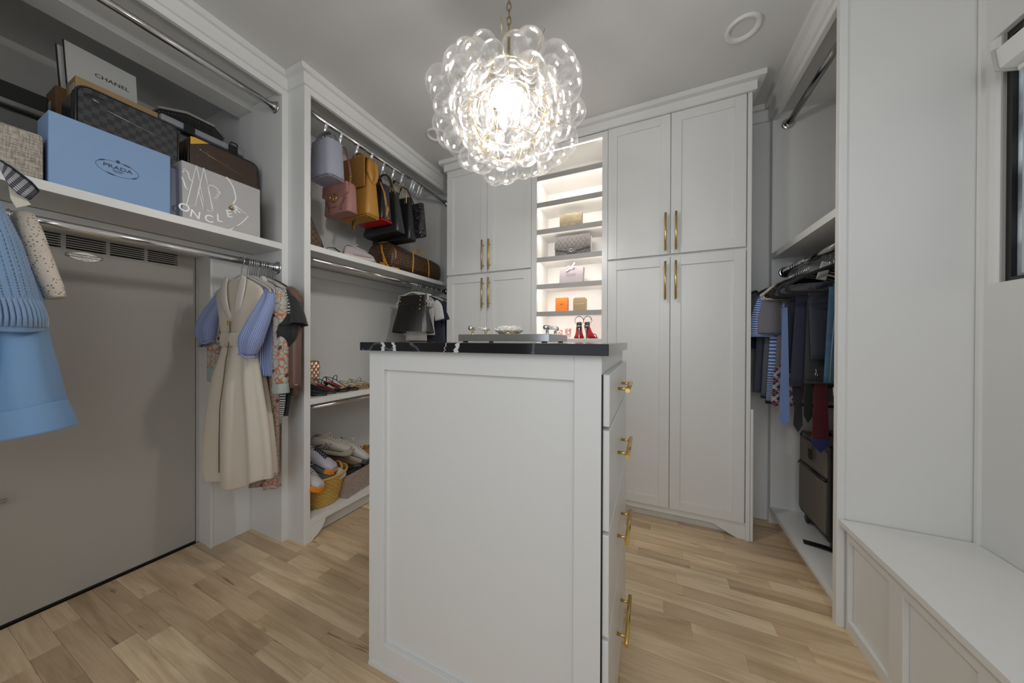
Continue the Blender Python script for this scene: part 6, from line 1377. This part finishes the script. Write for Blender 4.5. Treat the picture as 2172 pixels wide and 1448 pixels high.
def tie(lab, x, y, zt, zb, w, m, tip=None, tipm=None, name='necktie', narrow=.5):
    t = thing(name, lab, 'tie', (x, y, zb))
    bm = BM(); prism(bm, [(x - w*narrow, zt), (x + w*narrow, zt), (x + w, zb + .035), (x + w*.9, zb + .03), (x, zb), (x - w*.9, zb + .03), (x - w, zb + .035)], 1, y, y + .004); obj('blade', bm, m, t, bev=.001)
    bm = BM(); tube(bm, [(x - w*.3, y + .004, zt), (x, y + .012, zt + .018), (x + w*.2, y + .02, zt)], .008, 8, flat=.5); prism(bm, [(x - w*.4, zt), (x + w*.3, zt), (x + w*.35, zb + .16), (x, zb + .14), (x - w*.4, zb + .16)], 1, y + .020, y + .0225); obj('tail', bm, m, t)
    if tip: bm = BM(); prism(bm, [(x - w*1.0, zb + tip), (x + w*1.0, zb + tip), (x + w*.95, zb + .03), (x, zb - .002), (x - w*.95, zb + .03)], 1, y - .0015, y + .005); obj('tip', bm, tipm, t)
    return t
PLA = plaid('navy_plaid', (.014, .018, .05), (.42, .40, .40), (.22, .03, .02), 17) 
tie('pale blue linen tie hanging to the left of the trousers', .600, 1.915, 1.245, .665, .021, mat('pale_blue_linen', (.16, .23, .44), .8, bump=(260, .5)), name='necktie', narrow=.42)
tie('navy plaid tie with white and red lines behind the pale blue tie', .600, 1.945, .95, .735, .044, PLA, narrow=.7)
tie('narrow black tie hanging beside the plaid tie', .665, 1.955, .90, .635, .018, DKG)
tie('burgundy knitted tie with a blue square tip', .712, 1.86, .90, .575, .030, mat('burgundy_knit', (.085, .010, .016), .9, bump=(300, .8)), .06, mat('tip_blue', (.018, .03, .12), .8), narrow=.75)
tie('black silk tie just left of the burgundy tie', .672, 1.87, .90, .70, .016, mat('black_silk', (.008, .008, .010), .4), narrow=.9)
def trouser(lab, y, m, x0, x1, zb, zt, cuff=None, name='trousers', th=.012, x0b=None, detail=None):
    t = thing(name, lab, 'trousers', ((x0 + x1)/2, y, zb)); x0b = x0 if x0b is None else x0b
    bm = BM(); R = []
    for i in range(12):
        f = i/11; z = zt + (zb - zt)*f; a, b = x0 + (x0b - x0)*f, x1; r = []
        for k in range(40):
            q = 2*pi*k/40; r.append(Vector(((a + b)/2 + (b - a)/2*abs(cos(q))**.6*(1 if cos(q) > 0 else -1), y + (th*(.6 + .6*f) + .003*f*cos(5*q + 1))*sin(q), z)))
        R.append(r)
    loft(bm, R, caps=(True, True)); obj('legs', bm, m, t)
    bm = BM(); tube(bm, [(x0 + .02, y, zt), (x0 + .06, y, zt + .012), (x1 - .06, y, zt + .012), (x1 - .02, y, zt)], .013, 10); obj('fold', bm, m, t)
    if cuff: bm = BM(); box(bm, x0b + .004, y - th*1.3, zb, x1 - .004, y + th*1.3, zb + .012); obj('hem', bm, cuff, t, bev=.002)
    return t
trouser('navy trousers folded over a hanger, farthest pair, beside the blue tie', 1.955, NVW, .625, .86, .90, 1.30, x0b=.60)
trouser('dark blue trousers folded over a hanger, middle pair', 1.915, mat('midnight_blue', (.016, .020, .045), .8, sheen=.2), .640, .88, .865, 1.31, x0b=.618)
tz = trouser('charcoal shorts with a small zipped pocket under the navy trousers', 1.868, DKG, .665, .90, .885, 1.28, cuff=DKG, x0b=.655)
bm = BM(); tube(bm, [(.690, 1.850, .955), (.692, 1.849, .938)], .0022, 6); tube(bm, [(.691 + .004*cos(a), 1.848, .930 + .007*sin(a)) for a in [2*pi*k/12 for k in range(12)]], .0012, 5, closed=True); obj('zip_pull', bm, CHROME, tz)
trouser('blue grey trousers folded over a hanger, nearest dark pair', 1.835, mat('blue_grey_twill', (.022, .027, .045), .75, sheen=.2), .655, .92, 1.0, 1.325, x0b=.668, th=.014)
JN = mat('blue_denim', (.055, .13, .20), .8, bump=(350, .5), var=(25, .45))
jt = trouser('faded blue jeans folded over a hanger, next to the white post', 1.735, JN, .688, .93, .905, 1.31, x0b=.672, th=.014)
bm = BM(); tube(bm, [(.70, 1.716, 1.2), (.69, 1.715, 1.05), (.684, 1.714, .91)], .0016, 5); obj('seam', bm, mat('denim_seam', (.25, .32, .38), .8), jt)
trouser('dark jeans between the faded pair and the white post', 1.775, mat('dark_denim', (.015, .03, .05), .8), .70, .94, .93, 1.32, th=.012)
for k, (y_, lab) in enumerate(((1.955, 'black velvet hanger over the farthest navy trousers'), (1.915, 'black velvet hanger over the middle dark trousers'), (1.868, 'black velvet hanger over the charcoal shorts'), (1.835, 'black velvet hanger over the nearest blue grey trousers'), (1.775, 'black velvet hanger over the dark jeans'), (1.735, 'black velvet hanger over the faded jeans'))):
    hanger(lab, XC + .03, y_, R3, -3 if k % 2 else 3, BLKV, None, hw=.19)
for y_, lab, m_ in ((2.235, 'black hanger of the dark navy jacket', MB_), (2.205, 'blue plastic hanger at the back of the right rail', mat('blue_plastic', (.04, .16, .42), .4)), (2.175, 'black hanger of the slate blue shirt', MB_), (2.045, 'pale plastic hanger of the heather grey tee', PLW), (2.01, 'wooden trouser hanger with white clamp jaws', mat('pale_wood_hanger', (.50, .42, .33), .5))):
    hanger(lab, XC, y_, R3, 0, m_, None, hw=.175)
for y_ in (2.22, 2.19, 2.16, 2.13, 2.10, 2.07, 2.03, 1.99):
    hanger('dark hanger packed among the shirts on the right rail', XC, y_, R3, 0, MB_, 'dark hangers packed among the shirts on the right rail', hw=.15)
bm = BM(); M = Matrix.Translation((XC + .02, 1.895, 1.405)) @ Matrix.Rotation(radians(14), 4, 'Y')
rbox(bm, -.018, -.004, -.04, .018, .004, .045, .003, M=M); tag(obj('size_tag', bm, PLW), 'white plastic tag hanging among the black hangers on the right rail', 'tag')
# belts hanging near the suitcase
def belt(lab, x, y, zt, zb, m, w=.013):
    t = thing('belt', lab, 'belt', (x, y, zb))
    bm = BM(); tube(bm, [(x - .012, y, zt), (x - .016, y, (zt + zb)/2), (x - .010, y - .004, zb + .03), (x + .006, y - .006, zb), (x + .022, y - .002, zb + .03), (x + .026, y + .006, (zt + zb)/2), (x + .02, y + .008, zt)], w, 8, flat=.16, uref=(0, 1, 0)); obj('strap', bm, m, t)
    bm = BM(); tube(bm, [(x - .022, y - .002, zt), (x + .0, y - .002, zt), (x, y - .002, zt - .035), (x - .022, y - .002, zt - .035)], .0022, 6, closed=True); obj('buckle', bm, CHROME, t)
belt('tan leather belt looped in front of the suitcase top', .752, 1.80, .88, .585, mat('tan_belt', (.24, .10, .035), .4))
belt('dark brown leather belt beside the tan one', .775, 1.765, .90, .62, mat('brown_belt', (.09, .035, .015), .4))
belt('white leather belt hanging right of the burgundy tie', .775, 1.83, .90, .60, mat('white_belt', (.45, .43, .40), .4), .010)
t = thing('leather_loop', 'thin rose brown cord loop with a black tag at the suitcase top', 'luggage tag', (.735, 1.99, .5))
bm = BM(); tube(bm, [(.738, 1.985, .72), (.733, 1.988, .66), (.730, 1.99, .60), (.7355, 1.995, .545), (.741, 2.0, .60), (.746, 1.995, .66), (.742, 1.988, .72)], .0028, 6); obj('cord', bm, mat('rose_brown_cord', (.28, .15, .11), .6), t)
bm = BM(); rbox(bm, .7215, 1.975, .50, .7265, 2.01, .548, .003); obj('tag', bm, BLACK, t)
# suitcase
BAL = mat('taupe_ballistic', (.15, .13, .112), .6, bump=(500, .5), var=(12, .12)); SBK = mat('suitcase_black', (.010, .010, .011), .4)
t = thing('suitcase', 'taupe grey wheeled cabin suitcase standing on the right bottom shelf', 'suitcase', (.86, 2.03, .107))
bm = BM(); rbox(bm, .752, 1.862, .165, .965, 2.185, .60, .022, 3); obj('body', bm, BAL, t)
bm = BM()
for xx in (.757, .958):
    rr_ = [(1.875, .172), (2.172, .172), (2.184, .19), (2.184, .575), (2.165, .597), (1.88, .597), (1.864, .575), (1.864, .19)]
    tube(bm, [(xx, a, b) for a, b in rr_], .006, 6, closed=True)
obj('piping', bm, SBK, t)
bm = BM(); rbox(bm, .738, 1.885, .185, .755, 2.165, .430, .012, 3); obj('lower_pocket', bm, BAL, t)
bm = BM(); rbox(bm, .742, 1.885, .445, .755, 2.165, .575, .010, 3); obj('upper_pocket', bm, BAL, t)
bm = BM(); tube(bm, [(.741, 1.888, .437), (.741, 2.162, .437)], .006, 8, flat=.6); tube(bm, [(.738, 2.15, .437), (.732, 2.152, .425)], .002, 6); obj('zip', bm, SBK, t)
bm = BM(); rbox(bm, .742, 1.858, .17, .962, 1.868, .60, .004); obj('side_panel', bm, SBK, t)
bm = BM(); tube(bm, [(.84, 2.10, .60), (.838, 2.095, .625), (.838, 1.96, .625), (.84, 1.955, .60)], .009, 8, flat=.6); obj('top_handle', bm, SBK, t)
bm = BM(); rbox(bm, .735, 1.93, .415, .739, 1.975, .427, .001); obj('name_plate', bm, mat('plate_grey', (.22, .21, .20), .4, .5), t)
for a, b in ((.785, 2.155), (.785, 1.895), (.93, 2.155), (.93, 1.895)):
    bm = BM(); box(bm, a - .014, b - .018, .140, a + .014, b + .018, .172); wf = obj('wheel_fork', bm, SBK, t, bev=.003)
    for dx in (-.011, .011):
        bm = BM(); lathe(bm, [(0, -.006), (.020, -.006), (.0235, -.003), (.0235, .003), (.020, .006), (0, .006)], (a + dx, b, .1315), 22, M=Matrix.Rotation(pi/2, 4, 'Y')); obj('wheel', bm, SBK, wf)
bm = BM(); R = []
for k in range(9):
    f = k/8; x, y = .684 + .20*f, 1.945 - .10*f + .015*sin(pi*f); R.append([Vector((x + .004, y + .018, .1085 + .004*sin(pi*f))), Vector((x - .004, y - .018, .1085 + .004*sin(pi*f))), Vector((x - .004, y - .018, .111 + .004*sin(pi*f))), Vector((x + .004, y + .018, .111 + .004*sin(pi*f)))])
loft(bm, R, smooth=False); tag(obj('luggage_strap', bm, SBK), 'black webbing strap lying flat on the right bottom shelf', 'strap')
